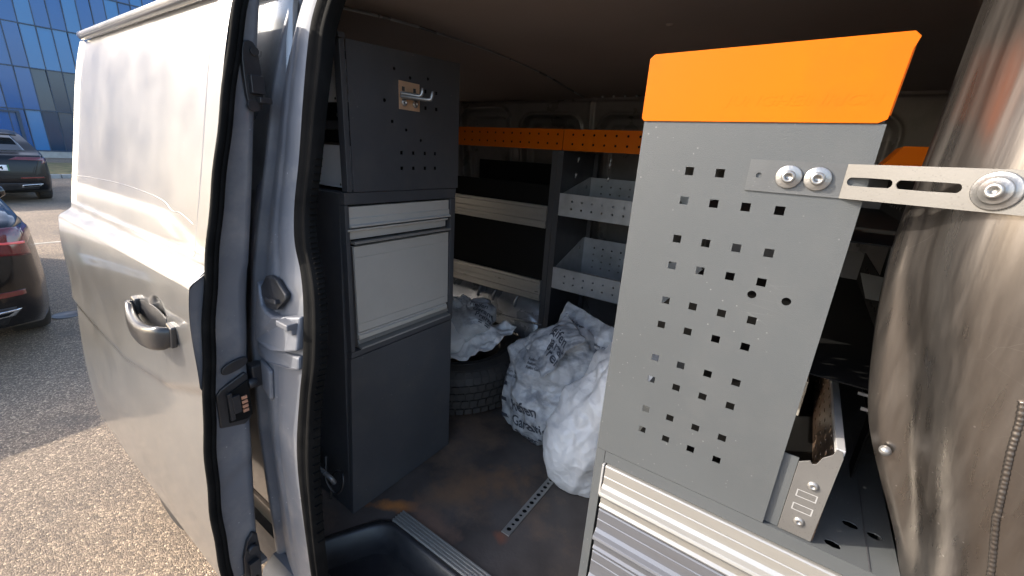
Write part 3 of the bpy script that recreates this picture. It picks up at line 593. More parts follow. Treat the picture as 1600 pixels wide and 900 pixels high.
# frame round the drawers: stiles, rail, lower rail, each butted end to end
yz(X0, [(.572, 1.073), (.947, 1.073), (.949, 1.0885), (.573, 1.0885)], -.02).build('lower_rail', anth, cab, .001)
yz(X0, [(.573, 1.0895), (.5845, 1.0895), (.5895, 1.4625), (.579, 1.4625)], -.02).build('stile', anth, cab, .001)
yz(X0, [(.9315, 1.0895), (.949, 1.0895), (.953, 1.4625), (.9335, 1.4625)], -.02).build('stile', anth, cab, .001)
yz(X0, [(.579, 1.4635), (.953, 1.4635), (.955, 1.491), (.580, 1.491)], -.02).build('upper_rail', anth, cab, .001)
sd = [(-.889, .549, .582), (-1.35, .549, .582), (-1.35, .61, 1.49), (-.889, .582, 1.489)]
MB().prism([(-.8915, .549, .582), (-1.35, .549, .582), (-1.35, .580, 1.488), (-.8915, .580, 1.488)], (0, .012, 0)).build('side_panel', anth, cab)
MB().box((-1.35, .594, 1.476), (-.892, .952, 1.489)).build('top_shelf', anth, cab, .001)
MB().box((-1.35, .935, .582), (-.892, .948, 1.475)).build('side_panel', anth, cab)
MB().box((-1.345, .60, .59), (-.905, .93, 1.47)).build('carcass', blackfilm, cab)
# drawer fronts in profile (depth outwards = +x), y range follows the aperture
def front(prof_, y0, y1, name, m, par, bev=.0008):
    """prof_: closed list of (dx, z); swept along y"""
    return MB().prism([(X0+dx, y0, z) for dx, z in prof_], (0, y1-y0, 0)).build(name, m, par, bev)
d1 = front([(-.02, 1.458), (-.004, 1.458), (-.004, 1.432), (-.001, 1.430), (-.001, 1.417), (.006, 1.414), (.006, 1.410), (-.004, 1.408), (-.02, 1.408)], .590, .9285, 'drawer_front', alub, cab)
d2 = front([(-.02, 1.404), (.004, 1.406), (.004, 1.402), (-.006, 1.398), (-.006, 1.380), (-.02, 1.380)], .583, .918, 'drawer_front', alub, cab)
d2b = front([(-.02, 1.3745), (.006, 1.3755), (.006, 1.369), (-.02, 1.368)], .597, .930, 'flap_ledge', alu, cab)
flp = front([(-.016, 1.362), (-.003, 1.362), (-.003, 1.335), (-.0045, 1.334), (-.003, 1.333), (-.003, 1.160), (-.0045, 1.159), (-.003, 1.158), (-.003, 1.136), (-.016, 1.136)], .599, .928, 'drawer_flap', alub, cab, .0005)
front([(-.02, 1.1345), (-.003, 1.1345), (-.003, 1.130), (.001, 1.128), (.001, 1.117), (-.02, 1.117)], .5975, .922, 'lower_profile', alub, flp, .0005)
front([(-.02, 1.1155), (-.004, 1.1155), (.001, 1.106), (-.01, 1.102), (.010, 1.098), (.010, 1.0935), (-.02, 1.0925)], .5965, .928, 'lower_lip', alu, flp, .0005)
MB().box((X0-.03, .587, 1.10), (X0-.006, .5965, 1.362)).build('flap_end_cap', blackpl, flp, .001)
for y0, z0, z1 in ((.5825, 1.41, 1.455), (.925, 1.11, 1.14)): MB().box((X0-.03, y0, z0), (X0-.008, y0+.006, z1)).build('slide_end', blackpl, cab, .001)
# perforated upper panel with a sloped top edge
PH, PZ0 = .334, 1.4925
hl = [(.731, 1.784, .0042, 8), (.780, 1.769, .0046, 8), (.840, 1.774, .0046, 8), (.700, 1.710, .0048, 8), (.721, 1.663, .0044, 8), (.765, 1.645, .0044, 8), (.814, 1.621, .0044, 8)]
hl += [(y, z, .0044, 4) for z in (1.588, 1.549) for y in (.748, .787, .828, .866)]+[(y, z, .0044, 4) for z in (1.743, 1.703) for y in (.831, .870)]
pp = MB().plate((X0+.002, .603, PZ0), (0, 1, 0), (0, 0, 1), .357, PH, .0015, [(y-.603, z-PZ0, r, n) for y, z, r, n in hl]).build('perforated_panel', anth, cab)
for v in pp.data.vertices:
    f_ = max(0, (v.co.z+.58-PZ0)/PH); v.co.z -= f_*(.018-.018*((v.co.y+.75-.603)/.357)); 
yz(X0+.0005, [(.589, PZ0), (.602, PZ0), (.602, 1.809), (.589, 1.806)], -.022).build('panel_flange', anth, pp, .001)
MB().box((X0-.021, .5885, 1.8085), (X0+.001, .6035, 1.819)).build('flange_cap', anth, pp, .001)
yz(X0-.024, [(.603, 1.50), (.95, 1.50), (.95, 1.79), (.603, 1.79)], -.002).build('backing', blackfilm, pp)
# rear of the shelf trays seen beside the panel
for z0, z1, xa in ((1.688, 1.772, -1.20), (1.497, 1.594, -1.30)):
    tr = MB().box((xa, .612, z0), (-.890, .614, z1)).build('shelf_tray', traym, cab)
    MB().box((-.8885, .608, z0), (-.884, .64, z1)).build('tray_edge', traym, tr, .0006)
    MB().box((xa, .615, z0), (-.89, .93, z0+.003)).build('tray_base', galv, tr)
    for x in (-.905, -.93): MB().lathe((x, .612, z0+.007), (0, -1, 0), [(.0028, 0), (.0028, .0006), (0, .0007)], 8).build('tray_stud', blackpl, tr)
MB().box((-1.3, .612, 1.628), (-.893, .63, 1.648)).build('shelf_rail', anth, cab, .001)
m_ = MB(); m_.cyl((-.905, .612, 1.668), (-.905, .600, 1.668), .003, 10); m_.cyl((-.905, .612, 1.659), (-.905, .598, 1.659), .0042, 10); m_.build('clamp_bolt', zinc, cab)
MB().box((-1.3, .622, 1.6), (-.9, .624, 1.77)).build('dark_back', blackfilm, cab)
# ---- hook
hook = thing('tool_hook', 'double-pronged zinc hook on a copper-toned plate hanging on the dark perforated panel', 'hook', (-.866, .775, 1.72))
MB().plate((-.8655, .742, 1.687), (0, 1, 0), (0, 0, 1), .066, .064, .0018, [(.014, .047, .0052, 4), (.050, .047, .0052, 4), (.014, .016, .0045, 8), (.050, .016, .0045, 8)]).build('back_plate', hookplate, hook)
for y in (.756, .792): MB().lathe((-.8645, y, 1.703), (1, 0, 0), [(.0085, 0), (.0085, .002), (.006, .0045), (.0045, .0045), (.0045, .001), (0, .001)], 16).build('fixing_eye', zinc, hook)
for k, (a, b) in enumerate((((-.8632, .745, 1.716), (-.795, .772, 1.710)), ((-.8632, .745, 1.723), (-.822, .766, 1.718)))):
    L1 = Vector(a).lerp(Vector(b), .5); MB().tube([tuple(p) for p in spline([a, tuple(L1), b, (b[0]+.005, b[1]+.004, b[2]+.006), (b[0]+.006, b[1]+.006, b[2]+.019)], 24)], [.0042]*20+[.004, .0035, .003, .0025], 10).build('prong', zinc, hook)
MB().box((-.8636, .744, 1.7105), (-.857, .80, 1.7275)).build('prong_bracket', zinc, hook, .002)
# ================================================================= FAR RACKS
YF = 1.65
def rack(name, label, x0, x1, trim, pitch0, nh, trays, posts, perf):
    t = thing(name, label, 'shelf rack', (x0, 1.8, .58), 'racking along the far wall')
    tr = MB().plate((x0, YF-.004, 1.626), (1, 0, 0), (0, 0, 1), x1-x0-.002, .084, .0015, [(pitch0-x0+.0473*k, z-1.626, .0052, 8) for k in range(nh) for z in (1.689, 1.652)]).build('orange_trim', orange, t)
    MB().box((x0, YF-.0005, 1.7085), (x1-.002, YF+.02, 1.7100)).build('trim_lip', orange, tr)
    MB().box((x0, YF+.001, 1.63), (x1-.002, 1.97, 1.6315)).build('top_shelf', anth, t)
    MB().box((x0, YF+.001, 1.6325), (x1-.002, YF+.002, 1.705)).build('trim_back', blackfilm, tr)
    for a, b in posts: MB().box((a, YF, .58), (b, YF+.33, 1.624)).build('upright', anth, t, .001)
    return t
ra1 = rack('shelf_rack', 'rear bay of the far wall racking with ribbed aluminium shelf fronts under an orange trim', -1.50-.1, -.9, 0, -1.449-.0473*2, 14, 0, ((-.949, -.923),), 0)
ra2 = rack('shelf_rack', 'front bay of the far wall racking with perforated galvanised trays under an orange trim', -.899, -.10, 0, -.856, 16, 0, ((-.9215, -.895),), 0)
def ribbed(t, z0, z1, x0=-1.6, x1=-.951):
    pr = [(0, z0), (0, z0+.016), (-.004, z0+.019), (-.004, z0+.03), (0, z0+.034), (0, z0+.055), (-.003, z0+.058), (-.003, z1-.016), (0, z1-.014), (-.001, z1), (.012, z1), (.012, z0)]
    o = MB().prism([(x0, YF-.006+dy, z) for dy, z in pr], (x1-x0, 0, 0)).build('shelf_front', alu, t, .0008)
    MB().box((x0, YF+.008, z0), (x1, 1.96, z0+.004)).build('shelf_base', blackfilm, t)
    return o
ribbed(ra1, 1.285, 1.386); ribbed(ra1, .934, 1.036)
MB().box((-1.6, 1.955, 1.29), (-.951, 1.96, 1.56)).build('liner', blackfilm, ra1)
MB().box((-1.6, 1.955, .94), (-.951, 1.96, 1.30)).build('liner', blackfilm, ra1)
MB().box((-1.6, 1.662, 1.03), (-.952, 1.668, 1.30-.02)).build('black_liner', blackfilm, ra1)
MB().box((-1.6, 1.662, 1.38), (-.952, 1.668, 1.475)).build('black_liner', blackfilm, ra1)
def ptray(t, z0, z1, hb, x0=-.8925, x1=-.12):
    w_ = x1-x0
    fr = MB().plate((x0, YF-.003, z0), (1, 0, 0), (0, 0, 1), w_, z1-z0, .0015, [(.062+.047*k, v, .0048, 8) for k in range(15) for v in (.034, .066)]).build('tray_front', galv, t)
    MB().box((x0, YF-.0045, z1-.0006), (x1, YF+.010, z1+.0010)).build('tray_rim', galv, fr)
    MB().plate((x0, 1.95, z0), (1, 0, 0), (0, 0, 1), w_, hb, .0015, [(.06+.047*k, .055+.033*j, .0048, 8) for k in range(15) for j in range(int((hb-.06)/.033))]).build('tray_back', galv, t)
    MB().prism([(x0, YF, z0), (x0, 1.95, z0), (x0, 1.95, z0+hb), (x0, 1.93, z0+hb), (x0, YF+.02, z1), (x0, YF, z1)], (.0015, 0, 0)).build('tray_side', galv, t)
    MB().box((x0+.002, YF-.001, z0), (x1, 1.949, z0+.0015)).build('tray_base', galv, t)
    MB().lathe((x0+.0015, 1.90, z0+hb-.045), (1, 0, 0), [(.009, 0), (.009, .002), (.005, .006), (0, .006)], 12).build('side_bolt', zinc, t)
ptray(ra2, 1.352, 1.448, .16); ptray(ra2, 1.017, 1.115, .20)
MB().box((-.892, 1.96, .60), (-.870, 1.985, 1.62)).build('rear_post', anth, ra2)
for x, z in ((-.845, 1.60), (-.70, 1.603), (-.70, 1.585), (-.85, 1.535), (-.70, 1.53)):
    MB().lathe((x, 1.70, z), (0, -.3, -1), [(.005, 0), (.006, .006), (.003, .012), (.003, .02), (0, .02)], 10).build('hanging_bolt', zinc, ra2)
# ================================================================= FRONT CABINET (right foreground)
fc = thing('drawer_cabinet', 'grey drawer cabinet in the right foreground with tall square-holed panel and orange top', 'cabinet', (0, .9, .58))
YP = .60
MB().box((-.206, YP+.0015, .58), (-.192, 1.45, 1.1205)).build('side_panel', panelgrey, fc, .001)
MB().box((.186, YP+.0015, .58), (.200, 1.45, 1.1205)).build('side_panel', panelgrey, fc, .001)
tp = MB().plate((-.206, YP+.0015, 1.1225), (1, 0, 0), (0, 1, 0), .406, .85, .0015, [(.206+x, y-YP-.0015, .0065, 8, .003) for x, y in ((.152, .679), (.180, .676), (.130, .622), (.06, .75), (.09, .69))]).build('cabinet_top', panelgrey, fc)
MB().prism([(.1675, YP+.002, 1.1226), (.1690, YP+.002, 1.1226), (.1690, .95, 1.1226), (.1675, .95, 1.1226)], (0, 0, .0009)).build('top_seam', anth, tp)
MB().box((-.206, YP, .58), (-.1905, YP+.0014, 1.1225)).build('stile', panelgrey, fc)
MB().box((-.1895, YP-.0002, 1.1005), (.1845, YP+.0014, 1.1225)).build('upper_rail', panelgrey, fc)
MB().box((.1855, YP, .58), (.200, YP+.0014, 1.1225)).build('stile', panelgrey, fc)
MB().box((-.188, YP+.03, .585), (.184, 1.44, 1.11)).build('carcass', blackfilm, fc)
MB().box((-.190, YP-.006, 1.035), (-.1865, YP+.02, 1.098)).build('slide_end', galv, fc, .0008)
def dfront(z1, h, m, name='drawer_front'):
    """drawer front in extruded aluminium, upper face plain, grip lip at its lower third"""
    pr = [(.02, z1), (-.004, z1), (-.006, z1-.002), (-.006, z1-.020), (-.0045, z1-.0215), (-.006, z1-.023), (-.006, z1-h+.052), (-.010, z1-h+.046), (-.018, z1-h+.043), (-.020, z1-h+.038), (-.018, z1-h+.034), (-.010, z1-h+.030),
          (-.006, z1-h+.022), (-.005, z1-h+.010), (-.009, z1-h+.005), (-.006, z1-h), (.02, z1-h)]
    return MB().prism([(-.184, YP+dy, z) for dy, z in pr], (.366, 0, 0)).build(name, m, fc, .0007)
zt = 1.0985
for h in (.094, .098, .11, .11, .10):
    dfront(zt, h-.004, alu if h == .094 else alushade); zt -= h
# perforated panel
hs = []
for z, xs in ((1.592, (-.1365, -.0995)), (1.554, (-.1365, -.0995, -.0625, -.026)), (1.502, 4), (1.464, 4), (1.412, 4), (1.374, 4), (1.320, 4), (1.283, 4), (1.230, 4), (1.192, 4)):
    for x in ((-.1365, -.0995, -.0625, -.026) if xs == 4 else xs): hs.append((x+.206, z-1.1235, .0052, 4))
hs += [(-.033+.206, 1.446-1.1235, .0052, 16), (.005+.206, 1.446-1.1235, .0052, 16)]
fp = MB().plate((-.206, YP-.0005, 1.1235), (1, 0, 0), (0, 0, 1), .254, .5285, .0015, hs).build('perforated_panel', panelgrey, fc)
MB().box((-.206, YP+.0012, 1.1245), (-.2045, YP+.022, 1.651)).build('panel_flange', panelgrey, fp)
MB().box((.0465, YP+.0012, 1.1245), (.048, YP+.022, 1.651)).build('panel_flange', panelgrey, fp)
op = [(-.2095, 1.656), (-.206, 1.6525), (.0405, 1.6525), (.0475, 1.6565), (.0505, 1.720), (.0535, 1.7315), (.048, 1.7365), (-.204, 1.7325), (-.2095, 1.7275)]
ot = MB().prism([(x, YP-.0025, z) for x, z in op], (0, .0015, 0)).build('orange_top_panel', orange, fc, .0004)
MB().box((-.2095, YP-.0009, 1.660), (-.208, YP+.03, 1.727)).build('panel_flange', orange, ot)
MB().prism([(.0475, YP-.0009, 1.660), (.0490, YP-.0009, 1.660), (.0520, YP-.0009, 1.728), (.0505, YP-.0009, 1.728)], (0, .03, 0)).build('panel_flange', orange, ot)
MB().prism([(x, YP+.0002, z) for x, z in [(-.2065, 1.6535), (.046, 1.6535), (.050, 1.7285), (-.2065, 1.727)]], (0, .001, 0)).build('panel_back', anth, ot)
lettering('JUNGHEINRICH', .0155, (-.110, YP-.00255, 1.6705), (1, 0, 0), (0, 0, 1), orange, ot, shear=.25, depth=.00012, bold=.0003, name='embossed_lettering', width=.152)
# trays behind the panel
def side_perf(name, x, y0, y1, z0, z1, m, par, nx, nz, px=.035, pz=.03, r=.0045):
    return MB().plate((x, y0, z0), (0, 1, 0), (0, 0, 1), y1-y0, z1-z0, .0015, [(.03+px*i, .022+pz*j, r, 8, .004) for i in range(nx) for j in range(nz)]).build(name, m, par)
for k, (z0, z1) in enumerate(((1.335, 1.41), (1.52, 1.60))):
    t_ = MB().box((-.19, .665, z0), (.150, 1.40, z0+.002)).build('rear_tray', blackfilm, fc)
    side_perf('tray_side', .151, .75, 1.40, z0, z1, blackfilm, t_, 16, 2)
    MB().box((-.19, 1.40, z0), (.15, 1.402, z1)).build('tray_back', anth, t_)
MB().box((.02, .70, 1.603), (.16, .72, 1.613)).build('tray_bar', galv, fc, .001)
MB().box((.158, .80, 1.1235), (.160, .84, 1.60)).build('rear_upright', blackfilm, fc)
side_perf('perforated_side', .196, .78, 1.42, 1.14, 1.55, blackfilm, fc, 16, 11, .036, .034, .005)
MB().prism([(.115, .90, 1.402), (.150, .90, 1.402), (.150, .90, 1.441), (.098, .90, 1.444)], (0, .0015, 0)).build('corner_tab', strapgrey, fc)
MB().prism([(.10, 1.25, 1.60), (.22, 1.25, 1.60), (.22, 1.25, 1.665), (.14, 1.25, 1.665)], (0, .12, 0)).build('rear_orange_trim', orange, fc, .001)
for k in range(10): MB().box((.132, .75+.055*k, 1.268), (.160, .754+.055*k, 1.273)).build('shelf_tab', galv, fc)
# ---- galvanised bin behind the panel
bn = thing('storage_bin', 'galvanised bin with slotted brown side standing behind the grey perforated panel', 'bin', (.04, .9, 1.124))
YB = .6035
fpz = [(.066, 1.1245), (.1045, 1.1245), (.1075, 1.262), (.1045, 1.270), (.0985, 1.2715), (.0965, 1.262), (.088, 1.253), (.084, 1.241), (.080, 1.239), (.077, 1.243), (.066, 1.236)]
fpl = MB().prism([(x, YB, z) for x, z in fpz], (0, .0015, 0)).build('end_plate', galvwarm, bn, .0004)
MB().prism([(.0, YB+.002, 1.1245), (.0655, YB+.002, 1.1245), (.0655, YB+.002, 1.240), (.0, YB+.002, 1.240)], (0, .0015, 0)).build('front_panel', panelgrey, bn)
for z0 in (1.163, 1.185):
    MB().plate((.0735, YB-.0003, z0), (1, 0, 0), (0, 0, 1), .023, .011, .0004, [(.0115, .0055, .0046, 4, .0055)]).build('embossed_slot', galv, fpl)
for x, z in ((.088, 1.2085), (.086, 1.148)): MB().lathe((x, YB, z), (0, -1, 0), [(.0065, 0), (.0065, .0008), (.0045, .003), (.0022, .0034), (.0018, .0015), (0, .0015)], 20).build('pan_screw', zinc, fpl)
side_perf('slotted_side', .1065, YB+.004, 1.32, 1.1245, 1.262, brownbin, bn, 19, 4, .036, .028, .0035)
MB().box((.098, YB+.003, 1.262), (.1078, 1.32, 1.2715)).build('side_rail', galv, bn, .001)
MB().box((-.16, YB+.004, 1.1245), (.105, 1.32, 1.1262)).build('bin_base', blackfilm, bn)
MB().box((-.16, 1.32, 1.1245), (.107, 1.3215, 1.262)).build('bin_back', brownbin, bn)
MB().box((.045, .95, 1.1265), (.080, 1.25, 1.205)).build('divider', alub, bn, .001)
# ---- fixing strap
st = thing('fixing_strap', 'galvanised slotted strap bolted across from grey panel to the steel bulkhead', 'strap', (.03, .59, 1.592))
MB().plate((-.068, YP-.0025, 1.5745), (1, 0, 0), (0, 0, 1), .094, .0365, .0018, [(.012, .0185, .0032, 16), (.052, .0185, .0032, 16, .012)]).build('flat_leg', strapgrey, st)
a_ = Vector((.0262, YP-.0025, 1.5745)); b_ = Vector((.215, .490, 1.5770)); U_ = (b_-a_).normalized(); ln = (b_-a_).length
MB().plate(a_, U_, (0, 0, 1), ln, .0365, .0022, [(.020+.004, .0185, .0046, 16, .016), (.078-.006, .0185, .0046, 16, .020)]).build('angled_leg', galvwarm, st)
for x in (-.0255, .0025): hexbolt('bolt', (x, YP-.0030, 1.5935), (0, -1, 0), .0072, st, zinc, washer=.0132)
Nn = Vector((U_.y, -U_.x, 0)); pb = a_+U_*.119+Vector((0, 0, .0185))+Nn*.0003
MB().lathe(pb, Nn, [(.0165, 0), (.0165, .0015), (.0155, .0022), (.0115, .0022), (.0115, .0035), (.0105, .0045), (.0065, .0045), (.0065, .0072), (.0055, .0085), (.0032, .0085), (.0028, .005), (0, .005)], 32).build('bolt', zinc, st)
# ================================================================= TYRE
ty = thing('tyre', 'worn tyre lying flat on the van floor under a white bag', 'tyre', (-1.16, 1.30, .58))
R = .318
m_ = MB(); m_.lathe((-1.16, 1.30, .582), (0, 0, 1), [(.20, .02), (.215, .004), (.255, .0), (.29, .012), (.312, .03), (R, .05), (R, .155), (.312, .178), (.292, .196), (.275, .2), (.262, .206), (.235, .208), (.215, .203), (.205, .195), (.196, .18), (.215, .15), (.24, .1), (.215, .05), (.2, .02)], 96)
m_.build('carcass', tyrem, ty)
m_ = MB()
NB = 60
for row, (z0, z1) in enumerate(((.030, .052), (.060, .088), (.094, .120), (.128, .152))):
    for k in range(NB):
        a0 = 2*math.pi*(k+.5*(row % 2))/NB; a1 = a0+2*math.pi/NB*.80; rr_ = R+.0075; sk = .012 if row in (1, 2) else 0
        q = []
        for a, z in ((a0, z0), (a1, z0), ((a0+a1)/2+.5*(a1-a0)+sk, z1), (a0+sk, z1)): q.append((a, z))
        pts = [Vector((-1.16+r_*math.cos(a), 1.30+r_*math.sin(a), .582+z)) for r_ in (R-.004, rr_) for a, z in q]
        m_.add(pts, [(4, 5, 6, 7), (0, 4, 7, 3), (1, 2, 6, 5), (0, 1, 5, 4), (3, 7, 6, 2)])
for k in range(NB):   # shoulder blocks running down on to the sidewall
    a0 = 2*math.pi*k/NB; a1 = a0+2*math.pi/NB*.74
    for zz in (.158, ):
        pts = []
        for r_, z in ((R+.0065, zz), (R-.004, .180), (.296, .198)):
            for a in (a0, a1): pts.append(Vector((-1.16+r_*math.cos(a), 1.30+r_*math.sin(a), .582+z)))
        for r_, z in ((R-.004, zz), (R-.012, .174), (.29, .190)):
            for a in (a0, a1): pts.append(Vector((-1.16+r_*math.cos(a), 1.30+r_*math.sin(a), .582+z)))
        m_.add(pts, [(0, 1, 3, 2), (2, 3, 5, 4), (0, 2, 8, 6), (2, 4, 10, 8), (1, 7, 9, 3), (3, 9, 11, 5), (0, 6, 7, 1), (4, 5, 11, 10)])
m_.build('tread', tyrem, ty)
m_ = MB()
for r_, z in ((.283, .1985), (.247, .2075), (.226, .2065)): m_.tube([(-1.16+r_*math.cos(a), 1.30+r_*math.sin(a), .582+z) for a in np.linspace(0, 2*math.pi, 90)], .0016, 6)
m_.build('sidewall_ring', tyrem, ty)
# ================================================================= BAGS
def make_folds(seed, n=22, f0=3.2, f1=28.):
    rg = random.Random(seed); out = []
    for k in range(n):
        f = f0*(f1/f0)**(k/(n-1)); d = Vector((rg.gauss(0, 1), rg.gauss(0, 1), rg.gauss(0, 1))).normalized()
        out.append((d*f, rg.random()*9, (6./f)**1.0, Vector((rg.random()*9, rg.random()*9, rg.random()*9)), .25+.35*rg.random()))
    return out
FOLDS = {}
def crumple(p, seed, s):
    """crumpled film: planar folds with sharp ridges, each one present only in patches and bent by a slow warp"""
    if seed not in FOLDS: FOLDS[seed] = make_folds(seed)
    q = Vector(p)*(s/6.)
    w1 = noise.noise(q*6+Vector((seed, 3, 1))); w2 = noise.noise(q*6+Vector((1, seed, 7))); a = 0
    qw = q+Vector((w1, w2, w1-w2))*.035
    for d, ph, am, off, hard in FOLDS[seed]:
        mk = noise.noise(q*(2.5+d.length*.22)+off)
        if mk < -.12: continue
        mk = min(1, (mk+.12)*3.2); t = (qw.dot(d)+ph) % 1.0
        tri = t/hard if t < hard else (1-t)/(1-hard)
        a += am*mk*(tri-.5)
    return a*.52
def blob(c, R_, rot, seed, amp, scale, n=150, m=130, shape=None, zmin=.5825, p=2.4):
    c = Vector(c); M_ = Matrix.Rotation(rot[2], 3, 'Z') @ Matrix.Rotation(rot[1], 3, 'Y') @ Matrix.Rotation(rot[0], 3, 'X'); G = []
    for i in range(n+1):
        th = math.pi*i/n; row = []
        for j in range(m+1):
            ph = 2*math.pi*(j % m)/m; sc = lambda v: math.copysign(abs(v)**(2/p), v)
            d = Vector((sc(math.sin(th))*sc(math.cos(ph)), sc(math.sin(th))*sc(math.sin(ph)), sc(math.cos(th))))
            l = Vector((d.x*R_[0], d.y*R_[1], d.z*R_[2]))
            if shape: l = shape(l, d)
            q = M_ @ l; nn = (M_ @ d).normalized(); h = crumple(q, seed, scale)
            big = noise.noise((c+q)*5+Vector((seed, 0, 0)))
            w_ = c+q+nn*(h*amp+big*amp*1.6); w_.z = max(w_.z, zmin+.002*abs(h)); row.append(w_)
        G.append(row)
    return G
def tri_text(txt, size, bag, o, U, V, m, shear, bold, name, width=None, subdiv=2):
    """print lettering on the film: text sheet pushed on to the bag surface along the view-independent normal of the sheet"""
    me = text_mesh(txt, size, shear, 0.0, bold); bm = bmesh.new(); bm.from_mesh(me)
    bmesh.ops.triangulate(bm, faces=bm.faces); 
    for _ in range(3):
        ed = [e for e in bm.edges if e.calc_length() > size*.12]
        if ed: bmesh.ops.subdivide_edges(bm, edges=ed, cuts=1); bmesh.ops.triangulate(bm, faces=bm.faces)
    U = Vector(U).normalized(); V = Vector(V).normalized(); N = U.cross(V).normalized(); o = Vector(o)
    gm = bag.data; tree = BVHTree.FromPolygons([v.co+Vector(ORG[bag.name]) for v in gm.vertices], [p.vertices[:] for p in gm.polygons]); bad = []
    org = ORG[bag.parent.name]
    for v in bm.verts:
        w_ = o+U*v.co.x+V*v.co.y; hit = tree.ray_cast(w_+N*.35, -N, .9)
        if hit[0] is None: bad.append(v); v.co = w_-org
        else: v.co = hit[0]+N*.0012+hit[1]*(.0006 if hit[1].dot(N) > 0 else -.0006)-org
    if bad: bmesh.ops.delete(bm, geom=bad, context='VERTS')
    bm.to_mesh(me); bm.free(); me.materials.clear(); me.materials.append(m)
    ob = bpy.data.objects.new(name, me); COL.objects.link(ob); ob.parent = bag.parent; ORG[ob.name] = org; return ob
# grey printed bag holding a wheel, leaning
bag_dbg = 0
b2 = thing('printed_bag', 'grey plastic tyre bag with dark lettering slumped on the floor before the racks', 'bag', (-.66, 1.22, .58))
def sh2(l, d):
    k = max(-1, min(1, l.z/.3)); l.x *= 1.0-.22*max(0, k)+.02*max(0, -k); return l
g2 = blob((-.635, 1.265, .785), (.185, .17, .245), (-.22, .28, -.62), 3, .026, 6.5, n=230, m=210, shape=sh2)
bb = MB().grid(g2).build('bag_film', bagg, b2)
Ub = Vector((.66, -.42, .30)).normalized(); Nb = Vector((-.35, -.80, .42)).normalized(); Vb = Nb.cross(Ub).normalized(); Ub = Vb.cross(Nb)
ob_ = Vector((-.73, 1.05, .70))
for k, tx in enumerate(('Reifen', 'Garantie', 'Premium')):
    tri_text(tx, .050, bb, ob_+Vb*(.04-.052*k)+Ub*(-.005*k), Ub, Vb, inkm, 0, .0008, 'printed_lettering')
for k in range(4):
    tri_text('\u2013', .085, bb, ob_+Vb*(.10-.058*k)-Ub*.095, Ub, Vb, inkm, 0, .004, 'printed_bar')
for k in range(2):
    tri_text('Reifen Garantie', .017, bb, ob_+Vb*(.165-.0165*k)+Ub*(-.07), Ub, Vb, inkm, 0, .0002, 'small_print')
for k in range(3):
    tri_text('Reifen Garantie', .015, bb, ob_+Vb*(.225-.015*k)+Ub*(.075), Ub, Vb, inkm, 0, .0002, 'small_print')
# open mouth flap of the bag standing up at the back
def flap(p00, p10, p01, p11, seed, amp, sc, n=60, m=60, bow=(0, 0, 0)):
    G = []; p00, p10, p01, p11, bow = map(Vector, (p00, p10, p01, p11, bow))
    nn = (p10-p00).cross(p01-p00).normalized()
    for i in range(n+1):
        row = []
        for j in range(m+1):
            u, v = i/n, j/m; p = p00*(1-u)*(1-v)+p10*u*(1-v)+p01*(1-u)*v+p11*u*v
            p = p+bow*math.sin(math.pi*u)*math.sin(math.pi*v)+nn*crumple(p, seed, sc)*amp
            p += (p10-p00)*.03*noise.noise(Vector((v*6, seed, 1)))*(u if u > .5 else u-1)
            row.append(p)
        G.append(row)
    return G
f1 = MB().sheet(flap((-.70, 1.33, .93), (-.68, 1.40, 1.065), (-.36, 1.20, .87), (-.38, 1.31, 1.025), 5, .018, 9, bow=(0, -.02, .01)), (0, .001, .0005)).build('mouth_flap', bagg, b2)
for a, b_, tx in (((-.655, 1.33, 1.02), .014, 'Reifen Garantie'), ((-.655, 1.33, 1.003), .014, 'Premium'), ((-.51, 1.27, .985), .014, 'Reifen Garantie'), ((-.51, 1.27, .968), .014, 'Premium')):
    tri_text(tx, b_, f1, a, (.94, -.28, -.10), (.0, .35, .9), inkm, 0, .0003, 'small_print')
f2 = MB().sheet(flap((-.74, 1.20, .93), (-.64, 1.33, 1.04), (-.58, 1.07, .91), (-.50, 1.20, 1.02), 8, .022, 8, bow=(0, -.02, .035)), (0, .001, .001)).build('folded_panel', bagg, b2)
for k, tx in enumerate(('Reifen', 'Garantie', 'Premium')): tri_text(tx, .050, f2, Vector((-.655, 1.22, 1.02))+Vector((.012, -.036, -.028))*k, (.75, -.45, -.25), (.1, .55, .62), inkm, 0, .0006, 'printed_lettering')
# white bag against the front cabinet
b3 = thing('white_bag', 'full white plastic bag lying by the grey cabinet, its folds catching the sun', 'bag', (-.38, 1.1, .58))
def sh3(l, d):
    k = l.z/.26; l.x *= 1.0-.30*max(0, k)**1.5; l.x += -.05*k*0; return l
MB().grid(blob((-.345, 1.175, .795), (.205, .150, .27), (-.30, .30, .30), 11, .030, 5.5, n=250, m=220, shape=sh3)).build('bag_film', bagw, b3)
# bag on the tyre
b1 = thing('white_bag', 'crumpled white plastic bag draped over the tyre beside the dark cabinet', 'bag', (-1.1, 1.25, .79))
def sh1(l, d): return l
MB().grid(blob((-1.19, 1.21, .885), (.19, .16, .10), (.05, .30, -.1), 21, .024, 6.5, zmin=.74)).build('bag_film', bagw, b1)
MB().sheet(flap((-1.05, 1.07, .795), (-1.06, 1.38, .90), (-.89, 1.18, .845), (-.885, 1.36, .915), 23, .03, 8, bow=(0, 0, .03)), (0, 0, .001)).build('bag_flap', bagw, b1)
g_ = MB().grid(blob((-1.10, 1.28, .955), (.11, .10, .055), (.2, .35, .4), 31, .034, 9, zmin=.8)).build('printed_film', bagg, b1)
for k in range(4): tri_text(('Reifen', 'Garantie', 'Premium', '= = =')[k], .032, g_, Vector((-1.06+.02*k, 1.26-.005*k, 1.0-.03*k)), (.8, .3, -.2), (-.2, .7, .7), inkm, 0, .0006, 'printed_lettering')
